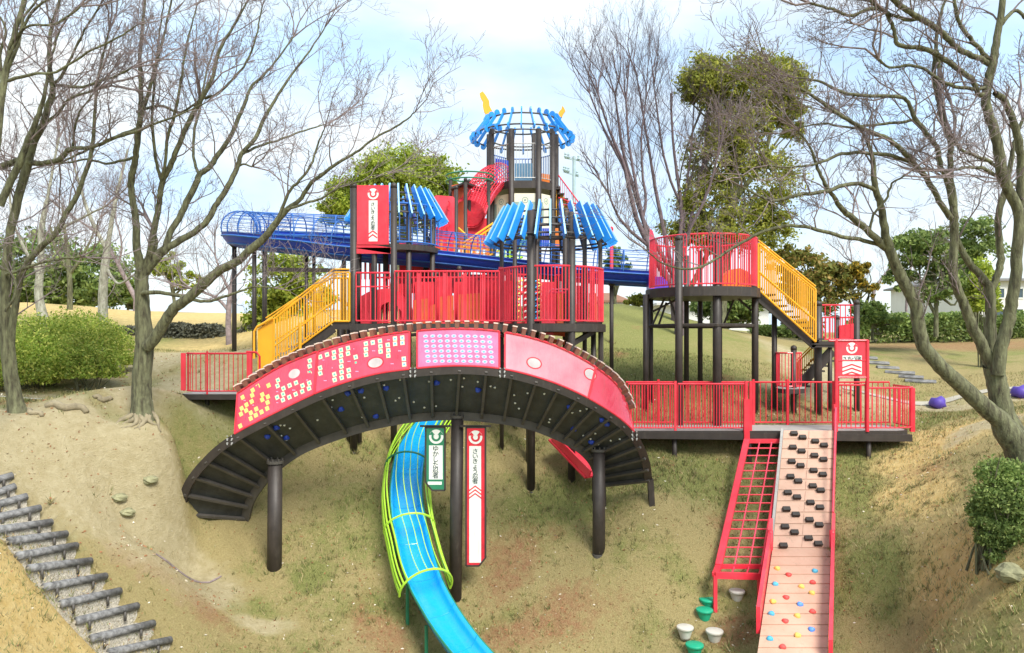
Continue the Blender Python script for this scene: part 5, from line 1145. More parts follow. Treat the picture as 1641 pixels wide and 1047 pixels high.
T4 = ["1690,830,70 1655,765,60 1634,718,46 1612,690,38 1601,672,30 1575,650,27 1548,625,25 1520,600,23 1500,580,22 1481,555,21 1472,521,20 1466,487,19 1451,457,18 1438,432,18|10.6,10.2",
 "1438,432,17 1426,400,16 1419,373,13 1412,330,11 1402,300,10 1400,265,8 1393,235,6 1380,210,4 1360,190,3|10.2,9.6",
 "1426,402,13 1413,392,12 1393,371,11 1367,350,10 1350,336,9 1338,318,7 1325,300,6 1310,270,5 1300,240,4 1280,210,3|10.2,9.4",
 "1413,394,7 1385,386,7 1350,379,6.5 1300,366,6 1260,362,5.5 1215,375,5 1170,400,4.5 1130,425,4 1095,432,3.5 1060,420,2.5 1035,400,2|10.2,9.2",
 "1402,305,7 1385,297,7 1360,295,7 1320,308,6.5 1280,312,6 1245,322,5 1225,318,4 1190,300,3|9.9,9.2",
 "1393,371,5 1400,345,4 1420,320,4 1430,295,3.5 1450,282,3|10,9.7",
 "1650,760,40 1625,700,36 1608,660,32 1598,616,30 1590,585,28|10.6,10.6",
 "1590,588,20 1576,558,18 1558,521,17 1546,490,15 1533,460,14 1527,429,14 1529,390,13 1529,356,13 1528,322,11 1524,290,10 1523,265,9 1522,225,9 1512,193,9 1504,164,8 1497,120,7 1500,80,6 1503,40,5 1515,0,4|10.6,10",
 "1526,330,10 1518,290,9 1507,265,9 1503,240,8 1493,225,8 1478,205,8 1465,188,7 1452,160,6 1430,155,6 1390,153,5.5 1350,148,5 1310,130,4 1275,125,3|10.3,9.4",
 "1523,350,10 1505,322,9 1488,290,9 1465,262,8 1442,238,8 1422,222,7 1387,208,7 1350,187,6 1310,160,5 1280,140,4 1250,130,3|10.3,9.2",
 "1462,262,7 1436,252,6.5 1393,245,6 1350,247,5.5 1310,262,4.5 1270,268,3.5 1230,265,3|10.1,9.2",
 "1465,192,5 1440,197,5 1400,200,4.5 1360,205,4 1320,198,3 1280,205,2.5|10.1,9.5",
 "1592,582,18 1588,551,17 1588,512,16 1586,466,15 1570,440,12 1552,420,11 1539,396,9 1532,380,8|10.8,10.7",
 "1587,468,11 1597,445,11 1604,420,11 1602,393,11 1599,350,10 1608,316,10 1619,265,8 1625,230,6 1640,190,5|10.8,10.6",
 "1598,600,22 1604,558,20 1616,518,19 1622,481,18 1628,440,17 1630,400,17 1633,345,16 1616,305,16 1605,276,17 1602,245,16 1592,205,15 1580,170,14 1584,130,14 1590,103,13 1598,60,11 1606,10,10 1612,-60,8|10.5,9.8",
 "1605,276,6 1590,262,6 1565,250,6 1540,240,5 1528,222,4|10.2,10",
 "1592,280,6 1580,272,6 1560,268,5 1530,272,4|10.2,10",
 "1633,340,13 1636,270,12 1634,234,12 1624,195,11 1608,160,10 1595,150,9|10.4,10",
 "1591,108,9 1577,98,9 1556,88,9 1536,79,9 1522,66,9 1512,55,9 1495,42,9 1477,31,9 1455,18,9 1441,7,9 1425,-10,9 1380,-70,7|10,9.2",
 "1579,153,8 1567,150,8 1560,130,8 1545,118,8 1520,100,8 1505,90,8 1489,81,8 1470,76,7 1453,76,7 1438,69,7 1433,50,6 1427,36,6 1417,17,6 1393,14,6 1370,24,5 1357,24,5 1333,15,4.5 1298,5,4|10,9.2",
 "1585,140,6 1560,143,6 1530,138,6 1505,128,5.5 1480,110,5 1455,105,5 1425,108,4 1408,95,4|10,9.5",
 "1500,82,7 1505,110,6|10,10", "1591,103,8 1575,85,7 1558,65,7 1540,42,6 1532,20,6 1530,-5,5|10,9.6",
 "1604,40,7 1625,18,6 1645,30,5|9.9,9.9", "1428,26,7 1400,6,6 1380,-5,5|9.5,9.4", "1477,31,5 1450,32,5 1420,20,5|9.6,9.4"]
bare_tree('big bare tree with forked mossy trunks rising at the right edge', T4, 12, dens=1.05, tw=.75)
T4b = ["1700,400,20 1640,200,16 1615,80,13 1570,20,10 1540,-20,8|9.6,9.3", "1615,80,7 1590,60,6 1560,25,5|9.5,9.3"]
# tree behind, centre right (thin fan of stems) and others far away
T3 = ["1088,520,24 1085,480,22 1082,440,20|25,25", "1080,445,8 1070,400,7 1060,350,6.5 1050,300,5.5 1040,240,4 1030,180,3 1020,120,2|25,25.5", "1078,440,8 1050,390,7.5 1030,350,7 1015,300,6 1000,250,5 992,200,4 985,150,2.5|25,24",
 "1015,300,5 1000,270,4.5 985,240,4 965,200,3 945,150,2|24.5,24", "1082,440,8 1090,380,7 1092,330,6 1085,280,5 1078,220,4 1075,150,3|25,26", "1084,440,8 1100,390,7 1110,340,6 1122,290,5 1130,240,4 1135,180,3|25,26",
 "1085,430,6 1105,370,5.5 1125,330,5 1140,290,4 1150,250,3|25,24.5", "1092,330,5 1075,290,4 1062,240,3.5 1055,190,3 1048,140,2|25.5,25", "1030,350,5 1035,320,4.5 1030,280,4 1028,220,3 1035,160,2|24.7,25", "1100,390,5 1095,350,5 1100,300,4 1108,240,3 1112,170,2|25.2,26"]
bare_tree('slender fan shaped bare tree behind the round lookout', T3, 21, trunk='barkp', twig='barkp', dens=1.1, tw=1.5, Lk=1.1, up=.7)
T3b = ["1088,520,14 1080,470,13 1060,430,12 1040,395,11|23,23", "1040,395,9 1020,350,8 1008,300,7 1000,265,6 985,230,5 970,190,3.5 958,150,2.5|23,22.5", "1040,395,6 1010,370,5 990,345,4 975,310,3|23,22.5", "1040,392,7 1030,350,6 1020,300,5 1008,230,4 1003,160,3|23,23.5"]
bare_tree('dark bare tree leaning left between the blue roof and the lookout', T3b, 23, trunk='barkp', twig='barkp', dens=1.1, tw=1.2, up=.7)
BG = [(["165,506,15 165,470,14 168,430,13 172,400,11|24,24", "172,400,8 180,350,7 190,300,5 205,240,3.5|24,24", "172,402,7 150,360,6 135,320,5 120,270,3|24,24", "170,430,5 190,455,4 215,440,3 240,425,2|24,23.5"], 'pale grey trunked bare tree on the left mound beside the shrubs', 'barkg'),
 (["112,500,9 112,460,8 110,420,7 105,380,5 100,330,3|28,28", "111,440,5 130,415,4 145,385,3 160,350,2|28,28", "110,430,5 90,400,4 80,360,3|28,28"], 'small bare tree on the left lawn beneath bigger branches', 'bark'),
 (["70,515,16 62,470,13 66,420,11 66,370,9 76,320,7|22,22", "66,400,6 95,370,5 130,350,4 170,330,2.5|22,21.5", "64,440,6 40,400,5 20,350,4 15,300,3|22,22", "76,320,5 85,270,4 95,220,3|22,22"], 'bare tree with a stout light trunk at the far left behind the hedge', 'barkg'),
 (["218,480,8 205,455,7 190,425,6 175,400,5 150,370,4 120,350,2.5|30,30", "190,425,4 195,390,3 185,350,2|30,30"], 'thin leaning bare tree on the hill left of the big tree', 'barkd'),
 (["368,565,10 366,520,9 368,480,8 372,450,6 375,420,4|22,22", "368,500,6 350,480,5 330,470,4 305,462,3|22,22", "370,470,5 355,440,4 345,410,2.5|22,22", "372,450,4 395,425,3 410,400,2|22,22"], 'small bare tree beside the blue slide posts on the left', 'barkd'),
 (["575,500,6 500,450,5 470,420,4|30,30", "520,470,4 540,440,3 550,420,2|30,30"], 'low bare sapling behind the yellow stair', 'barkd'),
 (["1085,500,9 1128,420,8 1140,380,7 1160,340,5|26,26", "1128,420,5 1150,390,4 1200,350,3|26,26"], 'twiggy bare tree in front of the ivy clad evergreen', 'bark'),
 (["1410,520,5 1400,470,5 1425,430,4 1432,400,3|30,30", "1400,470,4 1380,440,3 1365,420,2|30,30", "1452,500,4 1455,450,4 1462,420,3|30,30"], 'spindly bare sapling behind the small railed landing', 'barkd'),
 (["1690,560,12 1672,420,10 1650,330,8 1640,250,6|16,16", "1650,330,5 1630,300,4 1610,290,3|16,16"], 'bare tree half out of view past the right edge', 'barkg')]
for i, (lm, lb, tk) in enumerate(BG): bare_tree(lb, lm, 40 + i, trunk=tk, dens=.9, tw=1.3 if i < 4 else 1.1, lvl=3, up=.4)
# surface roots at the big left tree
rg = random.Random(9)
rtt = None
trs = [o for o in COL.objects if o.name.startswith('bare_tree') and 'long limb leaning right' in o.get('label', '')][0]
for ang in (185, 200, 214, 228, 240, 252, 263, 275, 288, 302, 318, 335, 352):
    L = rg.uniform(.18, .38); c_ = GP(228, 13); pts_ = []
    for i in range(8):
        t_ = i / 7; a = R(ang + 14 * math.sin(t_ * 5 + ang)); q = Vector((c_.x + math.cos(a) * (.1 + L * t_), c_.y + math.sin(a) * (.1 + L * t_), 0)); q.z = gz(q.x, q.y) + .13 * (1 - t_) ** 2 - .01 * t_ - .0 ; pts_.append(q)
    MB().tube(pts_, [.065 * (1 - .82 * i / 7) for i in range(8)], 8).build('root', 'root', trs, True)
for x0, y0, x1, y1, w_, lb in ((72, 655, 138, 668, .07, 'long pale root lying across the bare soil between the two left trees'), (38, 660, 66, 672, .045, 'short pale root beside the left edge tree'), (150, 640, 178, 645, .05, 'pale root stub near the kerb left of the big tree')):
    a, b = hit(x0, y0), hit(x1, y1); pts_ = [a.lerp(b, i / 7) for i in range(8)]
    for i, q in enumerate(pts_): q.y += .06 * math.sin(i * 1.3); q.z = gz(q.x, q.y) + .02
    tag(MB().tube(pts_, [w_ * (.5 + .5 * math.sin(math.pi * (i + 1) / 9)) for i in range(8)], 9).build('surface_root', 'root', None, True), lb, 'root')
# ------------------------------------------------------------------ foliage
def leafmat(name, a, b, c_):
    m = bpy.data.materials.new(name); m.use_nodes = True; t = m.node_tree; bs = t.nodes['Principled BSDF']; bs.inputs['Roughness'].default_value = .6; bs.inputs['Specular IOR Level'].default_value = .3
    g = t.nodes.new('ShaderNodeNewGeometry'); r_ = t.nodes.new('ShaderNodeValToRGB'); e = r_.color_ramp.elements; e[0].color = a + (1,); e[1].color = c_ + (1,); e[1].position = .95; q = e.new(.5); q.color = b + (1,)
    t.links.new(g.outputs['Random Per Island'], r_.inputs[0])
    n = t.nodes.new('ShaderNodeTexNoise'); n.inputs['Scale'].default_value = 1.3; n.inputs['Detail'].default_value = 3; t.links.new(g.outputs['Position'], n.inputs[0])
    mr = t.nodes.new('ShaderNodeMapRange'); mr.inputs[1].default_value = .3; mr.inputs[2].default_value = .7; mr.inputs[3].default_value = .6; mr.inputs[4].default_value = 1.35; t.links.new(n.outputs[0], mr.inputs[0])
    hs = t.nodes.new('ShaderNodeHueSaturation'); t.links.new(mr.outputs[0], hs.inputs['Value']); t.links.new(r_.outputs[0], hs.inputs['Color']); t.links.new(hs.outputs[0], bs.inputs['Base Color'])
    tr = t.nodes.new('ShaderNodeBsdfTranslucent'); t.links.new(hs.outputs[0], tr.inputs[0]); mx = t.nodes.new('ShaderNodeMixShader'); mx.inputs[0].default_value = .4
    t.links.new(bs.outputs[0], mx.inputs[1]); t.links.new(tr.outputs[0], mx.inputs[2]); t.links.new(mx.outputs[0], t.nodes['Material Output'].inputs[0]); M[name] = m
leafmat('leaf_olive', (.17, .2, .03), (.29, .32, .05), (.46, .45, .09)); leafmat('leaf_bright', (.17, .24, .03), (.32, .4, .05), (.5, .55, .1))
leafmat('leaf_dark', (.11, .17, .045), (.2, .29, .08), (.34, .42, .13)); leafmat('leaf_autumn', (.13, .13, .03), (.3, .27, .05), (.62, .4, .05)); leafmat('leaf_rust', (.14, .17, .04), (.24, .25, .06), (.4, .27, .09))
leafmat('leaf_azalea', (.15, .23, .03), (.3, .4, .06), (.55, .55, .13))
def leaves(rg, ctr, rad, n, size, shell=.55, clumps=None, floor=None):
    """leaf quads gathered in clumps through an ellipsoid"""
    ctr = np.array(ctr); rad = np.array(rad); nc = clumps or max(10, n // 90)
    u = rg.normal(0, 1, (nc, 3)); u /= np.linalg.norm(u, axis=1)[:, None]; rr_ = shell + (1 - shell) * rg.rand(nc) ** .6; cc = ctr + u * rad * rr_[:, None]
    k = rg.randint(0, nc, n); cs = rad.mean() * (.14 + .22 * rg.rand(nc)); p = cc[k] + rg.normal(0, 1, (n, 3)) * cs[k][:, None] * np.array([1, 1, .7]) * .6
    return quads(rg, p, size)
def quads(rg, p, size, flat=0):
    n = len(p); a = rg.normal(0, 1, (n, 3)); a[:, 2] *= (1 - flat); a /= np.linalg.norm(a, axis=1)[:, None]; b = np.cross(a, rg.normal(0, 1, (n, 3))); b /= np.linalg.norm(b, axis=1)[:, None]
    s_ = size * (.6 + .8 * rg.rand(n))[:, None]; V = np.stack([p - a * s_, p + b * s_ * .5, p + a * s_, p - b * s_ * .5], 1).reshape(-1, 3)
    return V, np.arange(len(V)).reshape(-1, 4)
def cat(parts):
    V = []; Qs = []; b = 0
    for v, q in parts: V.append(v); Qs.append(q + b); b += len(v)
    return np.concatenate(V), np.concatenate(Qs)
def leafy(name, label, cat_, blobs, D, n, size, lm, trunks, seed, tk='bark', group=None, shell=.5):
    """blobs: (px,py,rx_px,ry_px,weight) at distance D; trunks: limb strings"""
    rg = np.random.RandomState(seed); L_s = [L3(s) for s in trunks]; b0 = Vector(L_s[0][0][0]); t_ = thing(name, b0, label, cat_, group)
    tot = sum(b[4] for b in blobs); parts = []
    for px, py, rx, ry, w_ in blobs:
        c_ = P(px, py, D); k = D / F; parts.append(leaves(rg, c_, (rx * k, min(rx, ry * 1.5) * k * .85, ry * k), int(n * w_ / tot), size, shell, floor=None))
    out_ = list(L_s)
    for p, r in L_s:
        for _ in range(10):
            j = rg.randint(len(p) // 3, len(p)); b = blobs[rg.randint(len(blobs))]; tgt = np.array(P(b[0] + rg.normal(0, b[2] * .4), b[1] + rg.normal(0, b[3] * .4), D)); m_ = (p[j] + tgt) / 2 + rg.normal(0, .15, 3); out_.append((catmull([p[j], m_, tgt], 8), np.linspace(min(r[j], .06), .012, 8)))
    V, Q_ = tubes_np(out_); np_mesh('trunk', V, Q_, tk, t_, smooth=True); V, Q_ = cat(parts); np_mesh('crown', V, Q_, lm, t_); return t_
leafy('evergreen_tree', 'round topped olive green evergreen behind the left blue roof', 'tree', [(640, 285, 66, 45, 1.3), (700, 290, 38, 36, .6), (600, 300, 40, 45, .6), (560, 320, 45, 38, .6), (535, 340, 28, 20, .25), (655, 330, 75, 40, .9)], 30, 46000, .07, 'leaf_bright', ["630,540,22 635,450,18 645,380,14 650,320,8|30,30"], 61)
leafy('evergreen_tree', 'tall evergreen with a flat rounded top and ragged lower crown, right of centre', 'tree', [(1190, 135, 95, 42, 1.5), (1130, 130, 42, 38, .5), (1250, 150, 40, 55, .7), (1270, 190, 22, 40, .3), (1180, 200, 60, 40, .5), (1150, 250, 55, 45, .4), (1210, 290, 70, 60, .6), (1130, 330, 50, 50, .4), (1190, 370, 80, 45, .6), (1090, 370, 35, 25, .3), (1240, 340, 35, 50, .3)], 26, 60000, .06, 'leaf_olive', ["1150,530,26 1155,450,24 1165,380,22 1175,300,18 1185,220,14 1190,150,8|26,26", "1160,420,12 1130,350,9 1120,280,6|26,26", "1170,330,9 1220,260,7 1240,190,5|26,26", "1182,240,6 1150,180,5 1135,140,4|26,26"], 62, shell=.45)
leafy('evergreen_tree', 'dark green bushy tree directly under the blue tube posts', 'tree', [(450, 450, 50, 45, 1), (440, 500, 42, 40, .7), (495, 470, 35, 45, .5), (410, 530, 30, 30, .3)], 24, 15000, .07, 'leaf_bright', ["455,580,10 455,520,8 460,460,6|24,24"], 63)
leafy('evergreen_tree', 'broad green tree at the far left behind the mound', 'tree', [(60, 430, 75, 60, 1), (150, 440, 60, 45, .7), (100, 470, 90, 30, .7), (190, 470, 40, 20, .3), (10, 470, 50, 45, .5)], 38, 20000, .12, 'leaf_dark', ["80,520,14 80,470,10 85,430,7|38,38"], 64)
leafy('pine_tree', 'small wind shaped pine on the left hill crest', 'tree', [(165, 462, 14, 8, .4), (158, 475, 10, 7, .3), (145, 478, 10, 6, .2)], 40, 2200, .09, 'leaf_dark', ["160,495,4 160,480,3 166,465,2|40,40"], 65)
leafy('pine_tree', 'dark round pine just left of the big tree trunk on the crest', 'tree', [(205, 472, 22, 14, 1), (188, 462, 8, 6, .2), (212, 485, 22, 10, .5)], 40, 3600, .09, 'leaf_dark', ["205,500,4 205,485,3|40,40"], 66)
leafy('leafy_tree', 'green shrubby tree right of the big left trunk, on the skyline', 'tree', [(270, 425, 24, 20, 1), (300, 450, 22, 14, .4)], 34, 3500, .09, 'leaf_bright', ["280,500,6 278,460,4|34,34"], 67)
leafy('rusty_tree', 'olive and rust coloured tree behind the long yellow stair', 'tree', [(1290, 440, 40, 40, 1), (1330, 450, 30, 30, .6), (1255, 410, 30, 25, .4), (1310, 480, 45, 22, .5)], 27, 10000, .08, 'leaf_rust', ["1300,540,9 1300,500,7 1298,450,5|27,27"], 68)
leafy('autumn_tree', 'small tree with yellow orange leaves beside the railed landing', 'tree', [(1378, 432, 26, 14, 1), (1362, 455, 26, 20, .8), (1395, 460, 16, 16, .3)], 27, 3600, .07, 'leaf_autumn', ["1376,530,5 1374,500,4 1376,460,3|27,27", "1374,500,3 1362,470,2|27,27"], 69, shell=.3)
leafy('leafy_tree', 'thin green tree between the yellow leaved tree and the forked trunks', 'tree', [(1480, 395, 50, 32, 1), (1500, 450, 40, 35, .7), (1440, 440, 22, 25, .3), (1550, 440, 30, 50, .6), (1570, 380, 40, 40, .5)], 24, 15000, .065, 'leaf_dark', ["1500,540,8 1500,480,6 1495,420,4|24,24", "1560,540,12 1565,470,9 1560,410,5|24,24"], 70, shell=.3)
leafy('leafy_tree', 'dark green shrubby tree seen beneath the lookout deck', 'tree', [(1150, 490, 40, 26, 1), (1185, 500, 40, 24, .8), (1210, 480, 25, 18, .4)], 27, 8000, .08, 'leaf_dark', ["1158,535,16 1158,500,12 1160,480,8|27,27"], 71)
leafy('leafy_tree', 'dark leafy tree behind the net tube near the lookout', 'tree', [(990, 420, 20, 22, 1), (984, 440, 14, 12, .4)], 34, 3500, .09, 'leaf_dark', ["986,500,5 986,460,4|34,34"], 72)
leafy('leafy_shrub', 'small green shrub on the crest beside the brown roofed house', 'shrub', [(1020, 482, 20, 9, 1)], 32, 2200, .08, 'leaf_olive', ["1020,500,4 1020,488,3|32,32"], 73)
leafy('leafy_shrub', 'green shrub behind the small railed landing', 'shrub', [(1395, 505, 28, 20, 1), (1425, 520, 20, 12, .4)], 26, 4500, .06, 'leaf_dark', ["1398,545,5 1398,515,3|26,26"], 74)
# hedges along the back right, azalea mound left, bush right
def hedge(name, label, px0, px1, pt, pb, D, n, size, lm, seed, depth=.6):
    rg = np.random.RandomState(seed); a, b = P(px0, pt, D), P(px1, pb, D); t_ = thing(name, Vector(((a.x + b.x) / 2, D, b.z)), label, 'hedge'); p = np.stack([rg.uniform(a.x, b.x, n), D + rg.uniform(-depth, depth, n), 0 * rg.rand(n)], 1)
    top = a.z + .12 * np.sin(p[:, 0] * 2.3) + .08 * np.sin(p[:, 0] * 5.1); f_ = rg.rand(n) ** .6; p[:, 2] = b.z - .1 + (top - b.z + .1) * f_
    V, Q_ = quads(rg, p, size); np_mesh('foliage', V, Q_, lm, t_)
    segs = [(np.array([(x, D, b.z - .3), (x + .05, D, (a.z + b.z) / 2), (x - .04, D + .1, a.z - .05)]), np.array([.03, .02, .01])) for x in np.arange(a.x + .2, b.x, .45)]; V, Q_ = tubes_np(segs); np_mesh('stems', V, Q_, 'bark', t_)
hedge('clipped_hedge', 'low clipped hedge along the back path behind the sign', 1365, 1700, 505, 545, 29, 15000, .07, 'leaf_dark', 80)
hedge('clipped_hedge', 'low hedge line seen beneath the yellow stair', 1205, 1312, 520, 540, 30, 4500, .07, 'leaf_dark', 81)
hedge('dark_hedge', 'long dark grey green hedge below the yellow lawn on the left', 190, 420, 524, 562, 24, 16000, .06, mat('leaf_greyed', (.06, .07, .045), .8, .5, 12, c2=(.17, .17, .12)), 82)
def mound(name, label, pts_, n, size, lm, seed, cat_='shrub'):
    rg = np.random.RandomState(seed); parts = []; tot = sum(p[5] for p in pts_); c0 = None
    for px, py, D, rx, rz, w_ in pts_:
        c_ = P(px, py, D); c0 = c0 or c_; k = int(n * w_ / tot); u = rg.normal(0, 1, (k, 3)); u[:, 2] = np.abs(u[:, 2]) * .9 + .0; u /= np.linalg.norm(u, axis=1)[:, None]
        bump = 1 + .13 * np.sin(u[:, 0] * 6 + c_.x) * np.cos(u[:, 2] * 5 + c_.y) + .09 * np.sin(u[:, 1] * 13 + 2 + u[:, 0] * 9) + .05 * np.sin(u[:, 0] * 25)
        rr_ = (1 - .3 * rg.rand(k) ** 1.5 + .07 * rg.normal(0, 1, k)) * bump; p = np.array(c_) + u * np.array([rx, rx * .8, rz]) * rr_[:, None]; parts.append(quads(rg, p, size))
    t_ = thing(name, GP(pts_[0][0], pts_[0][2]), label, cat_); V, Q_ = cat(parts); np_mesh('foliage', V, Q_, lm, t_)
    segs = []
    for px, py, D, rx, rz, w_ in pts_:
        c_ = np.array(P(px, py, D)); g = gz(c_[0], c_[1]) - .1
        for _ in range(16): e = c_ + rg.normal(0, 1, 3) * np.array([rx, rx * .7, rz]) * .4 + np.array([0, 0, rz * .3]); b_ = np.array([c_[0] + rg.normal(0, .06), c_[1] + rg.normal(0, .1), g]); segs.append((catmull([b_, (b_ + e) / 2 + rg.normal(0, .05, 3), e], 6), np.linspace(.02, .006, 6)))
    V, Q_ = tubes_np(segs); np_mesh('stems', V, Q_, 'bark', t_); return t_
mound('azalea_shrub', 'large rounded yellow green azalea clump filling the left behind the edge tree', [(95, 575, 16.4, 1.25, 1.0, 1.0), (60, 605, 15.4, 1.2, .95, 1.0), (140, 605, 15.4, .7, .62, .6), (175, 585, 16.6, .55, .42, .35), (20, 615, 15.0, .9, .95, .7), (40, 565, 16.6, 1.2, .8, .7), (130, 545, 17.6, .9, .6, .5), (-40, 610, 15, 1.1, 1.0, .5), (170, 560, 18, .7, .5, .3)], 50000, .03, 'leaf_azalea', 90)
mound('azalea_shrub', 'darker rounded shrub with a boulder at its foot, right edge', [(1612, 815, 9.9, .4, .42, 1), (1640, 790, 10, .4, .4, .8), (1600, 770, 10, .28, .3, .4), (1675, 825, 10.1, .45, .45, .9), (1585, 845, 9.9, .25, .22, .3), (1640, 865, 9.8, .42, .35, .7), (1600, 872, 9.9, .28, .26, .6), (1575, 825, 10, .2, .2, .3), (1620, 900, 9.8, .3, .2, .4)], 24000, .024, 'leaf_dark', 91)
mound('ivy_clump', 'yellow green creeper clump on the trunk behind the forked tree', [(1575, 500, 22, .45, 1.5, 1)], 3000, .06, 'leaf_bright', 92)
# ------------------------------------------------------------------ distant buildings, pole, kerbs
def house(name, label, px0, px1, pe, pr, pb, D, depth, wallm, roofm, windows=(), cat_='house', hip=.25):
    a, b = P(px0, pe, D), P(px1, pb, D); zr = (HY - pr) / F * D; t_ = thing(name, Vector(((a.x + b.x) / 2, D, b.z - 1)), label, cat_)
    MB().hexa([Vector((a.x, D, b.z - 3)), Vector((b.x, D, b.z - 3)), Vector((b.x, D + depth, b.z - 3)), Vector((a.x, D + depth, b.z - 3)), Vector((a.x, D, a.z)), Vector((b.x, D, a.z)), Vector((b.x, D + depth, a.z)), Vector((a.x, D + depth, a.z))]).build('wall', wallm, t_)
    e = .5; w_ = b.x - a.x; r0, r1 = Vector((a.x + w_ * hip, D + depth / 2, zr)), Vector((b.x - w_ * hip, D + depth / 2, zr)); q = [Vector((a.x - e, D - e, a.z)), Vector((b.x + e, D - e, a.z)), Vector((b.x + e, D + depth + e, a.z)), Vector((a.x - e, D + depth + e, a.z))]
    MB().add(q + [r0, r1] + [x - UP * .15 for x in q], [(0, 1, 5, 4), (1, 2, 5), (2, 3, 4, 5), (3, 0, 4), (6, 7, 1, 0), (7, 8, 2, 1), (8, 9, 3, 2), (9, 6, 0, 3), (9, 8, 7, 6)]).build('roof', roofm, t_)
    for wx0, wx1, wy0, wy1 in windows:
        f_ = MB(); f_.beam(P(wx0, wy0, D - .03), P(wx1, wy0, D - .03), .08, .08); f_.beam(P(wx0, wy1, D - .03), P(wx1, wy1, D - .03), .08, .08); f_.beam(P(wx0, wy0, D - .03), P(wx0, wy1, D - .03), .08, .08); f_.beam(P(wx1, wy0, D - .03), P(wx1, wy1, D - .03), .08, .08)
        w = f_.build('window', 'white', t_); MB().slab([P(wx0, wy1, D - .02), P(wx1, wy1, D - .02), P(wx1, wy0, D - .02), P(wx0, wy0, D - .02)], (0, -1, 0), .01).build('pane', 'glass', w)
    return t_
house('small_house', 'brown roofed low house on the crest right of the round turret', 962, 1000, 482, 466, 492, 60, 6, 'wall', 'roof', ((975, 988, 484, 489),))
house('apartment_building', 'pale building behind the trees at the right edge', 1545, 1720, 448, 436, 530, 62, 12, 'wall', mat('grey_roof', (.2, .2, .2), .8), ((1560, 1580, 462, 478), (1590, 1610, 462, 478), (1622, 1640, 462, 478), (1590, 1610, 495, 512), (1622, 1640, 495, 512)), 'building', .05)
house('long_shed', 'long pale corrugated shed seen under the lookout deck', 1062, 1232, 486, 478, 530, 50, 8, mat('corrugated_pale', (.62, .63, .62), .6, .1, 14), mat('pale_roof', (.5, .5, .5), .7), (), 'shed', .03)
up_ = thing('utility_pole', P(920, 480, 60), 'pale concrete utility pole with two crossarms behind the crown tower', 'utility pole')
MB().tube([P(920, 540, 60), P(920, 251, 60)], [.2, .13], 10).build('pole', 'pole', up_)
MB().beam(P(905, 253, 60), P(931, 258, 60), .12, .12).build('crossarm', 'pole', up_); MB().beam(P(903, 275, 60), P(928, 283, 60), .12, .12).build('crossarm', 'pole', up_)
for x, y in ((906, 251), (911, 252), (927, 255), (904, 272), (907, 273), (911, 274), (925, 280)): MB().lathe(P(x, y, 59.9), [(.08, -.1), (.13, 0), (.06, .1), (.1, .2), (.03, .3)], 8).build('insulator', 'pole', up_)
for dx, y0, y1 in ((0, 281, 310), (0, 256, 262)):
    pts_ = [P(925, y0, 60).lerp(P(1400, y1, 70), i / 12) - UP * (2.2 * math.sin(math.pi * i / 12)) for i in range(13)]; MB().tube(pts_, .012, 4).build('wire', 'pole', up_)
tag(drape('left_path_kerb', [xy(-60, 13.7), xy(0, 13.7), xy(80, 14.0), xy(160, 14.35), xy(230, 14.6), xy(290, 14.75)], .13, 'conc', .03), kind='structure'); bpy.data.objects['left_path_kerb'].name = 'path_kerb'
M['pathc'] = mat('worn_path_concrete', (.4, .37, .3), .85, .2, 4)
tag(drape('back_path', [xy(1350, 19.2), xy(1420, 19.0), xy(1500, 18.9), xy(1580, 18.9), xy(1700, 18.8)], .3, 'pathc', .02), kind='structure')
for i, (x0, x1, y, D) in enumerate(((1380, 1405, 576, 26.0), (1388, 1424, 584, 25), (1405, 1440, 592, 24), (1418, 1466, 600, 23), (1440, 1480, 607, 22), (1450, 1500, 614, 21))):
    a, b = hit(x0, y), hit(x1, y + 2); a, b = P(x0, y - 1, a.y), P(x1, y + 1, b.y)
    t_ = thing('back_step', (a + b) / 2, 'dark log step on the far right slope, number %s up from the lowest' % ['six', 'five', 'four', 'three', 'two', 'one'][i], 'step', 'log steps on the far right slope')
    MB().tube([a + UP * .03, b + UP * .03], .07, 8).build('log', 'log', t_); MB().tube([a - UP * .06, b - UP * .06], .06, 8).build('log', 'log', t_)
def rock(name, label, c_, r, mt, seed, cat_='rock', sq=(1, .8, .55)):
    rg_ = random.Random(seed); mb = MB(); n_, m_ = 12, 8; v = []
    for i in range(m_ + 1):
        for k in range(n_):
            th, ph = math.pi * i / m_, 2 * math.pi * k / n_; d = Vector((math.sin(th) * math.cos(ph), math.sin(th) * math.sin(ph), math.cos(th)))
            s_ = 1 + .16 * math.sin(3 * d.x + seed) * math.cos(4 * d.y + seed * 2) + .1 * math.sin(6 * d.z + d.x * 5 + seed) + (0 if i in (0, m_) else rg_.uniform(-.05, .05)); v.append(c_ + Vector((d.x * sq[0], d.y * sq[1], d.z * sq[2])) * r * s_)
    f = [(i * n_ + k, (i + 1) * n_ + k, (i + 1) * n_ + (k + 1) % n_, i * n_ + (k + 1) % n_) for i in range(m_) for k in range(n_)]
    return tag(mb.add(v, f).build(name, mt, None, mt != 'rock', loc=c_), label, cat_)
for (x, y, r, lb) in ((240, 784, .13, 'mossy rock on the bare slope, upper right of the three'), (190, 807, .13, 'mossy rock on the bare slope, leftmost of the three'), (203, 831, .13, 'mossy rock on the bare slope, lowest of the three')): rock('mossy_rock', lb, hit(x, y) + UP * .0, r, 'rock', x)
rock('boulder', 'rounded mossy boulder under the dark shrub at the right edge', hit(1622, 925) + UP * .02, .22, 'rock', 4)
rock('rubber_dome', 'purple rubber dome on the grass right of the walkway', GP(1503, 18.6) + UP * .1, .19, 'purple', 0, 'play dome', (1, 1, .85)); rock('rubber_dome', 'purple and white rubber dome by the path at the right edge', GP(1636, 18.0) + UP * .1, .2, 'purple', 0, 'play dome', (1, 1, .85))
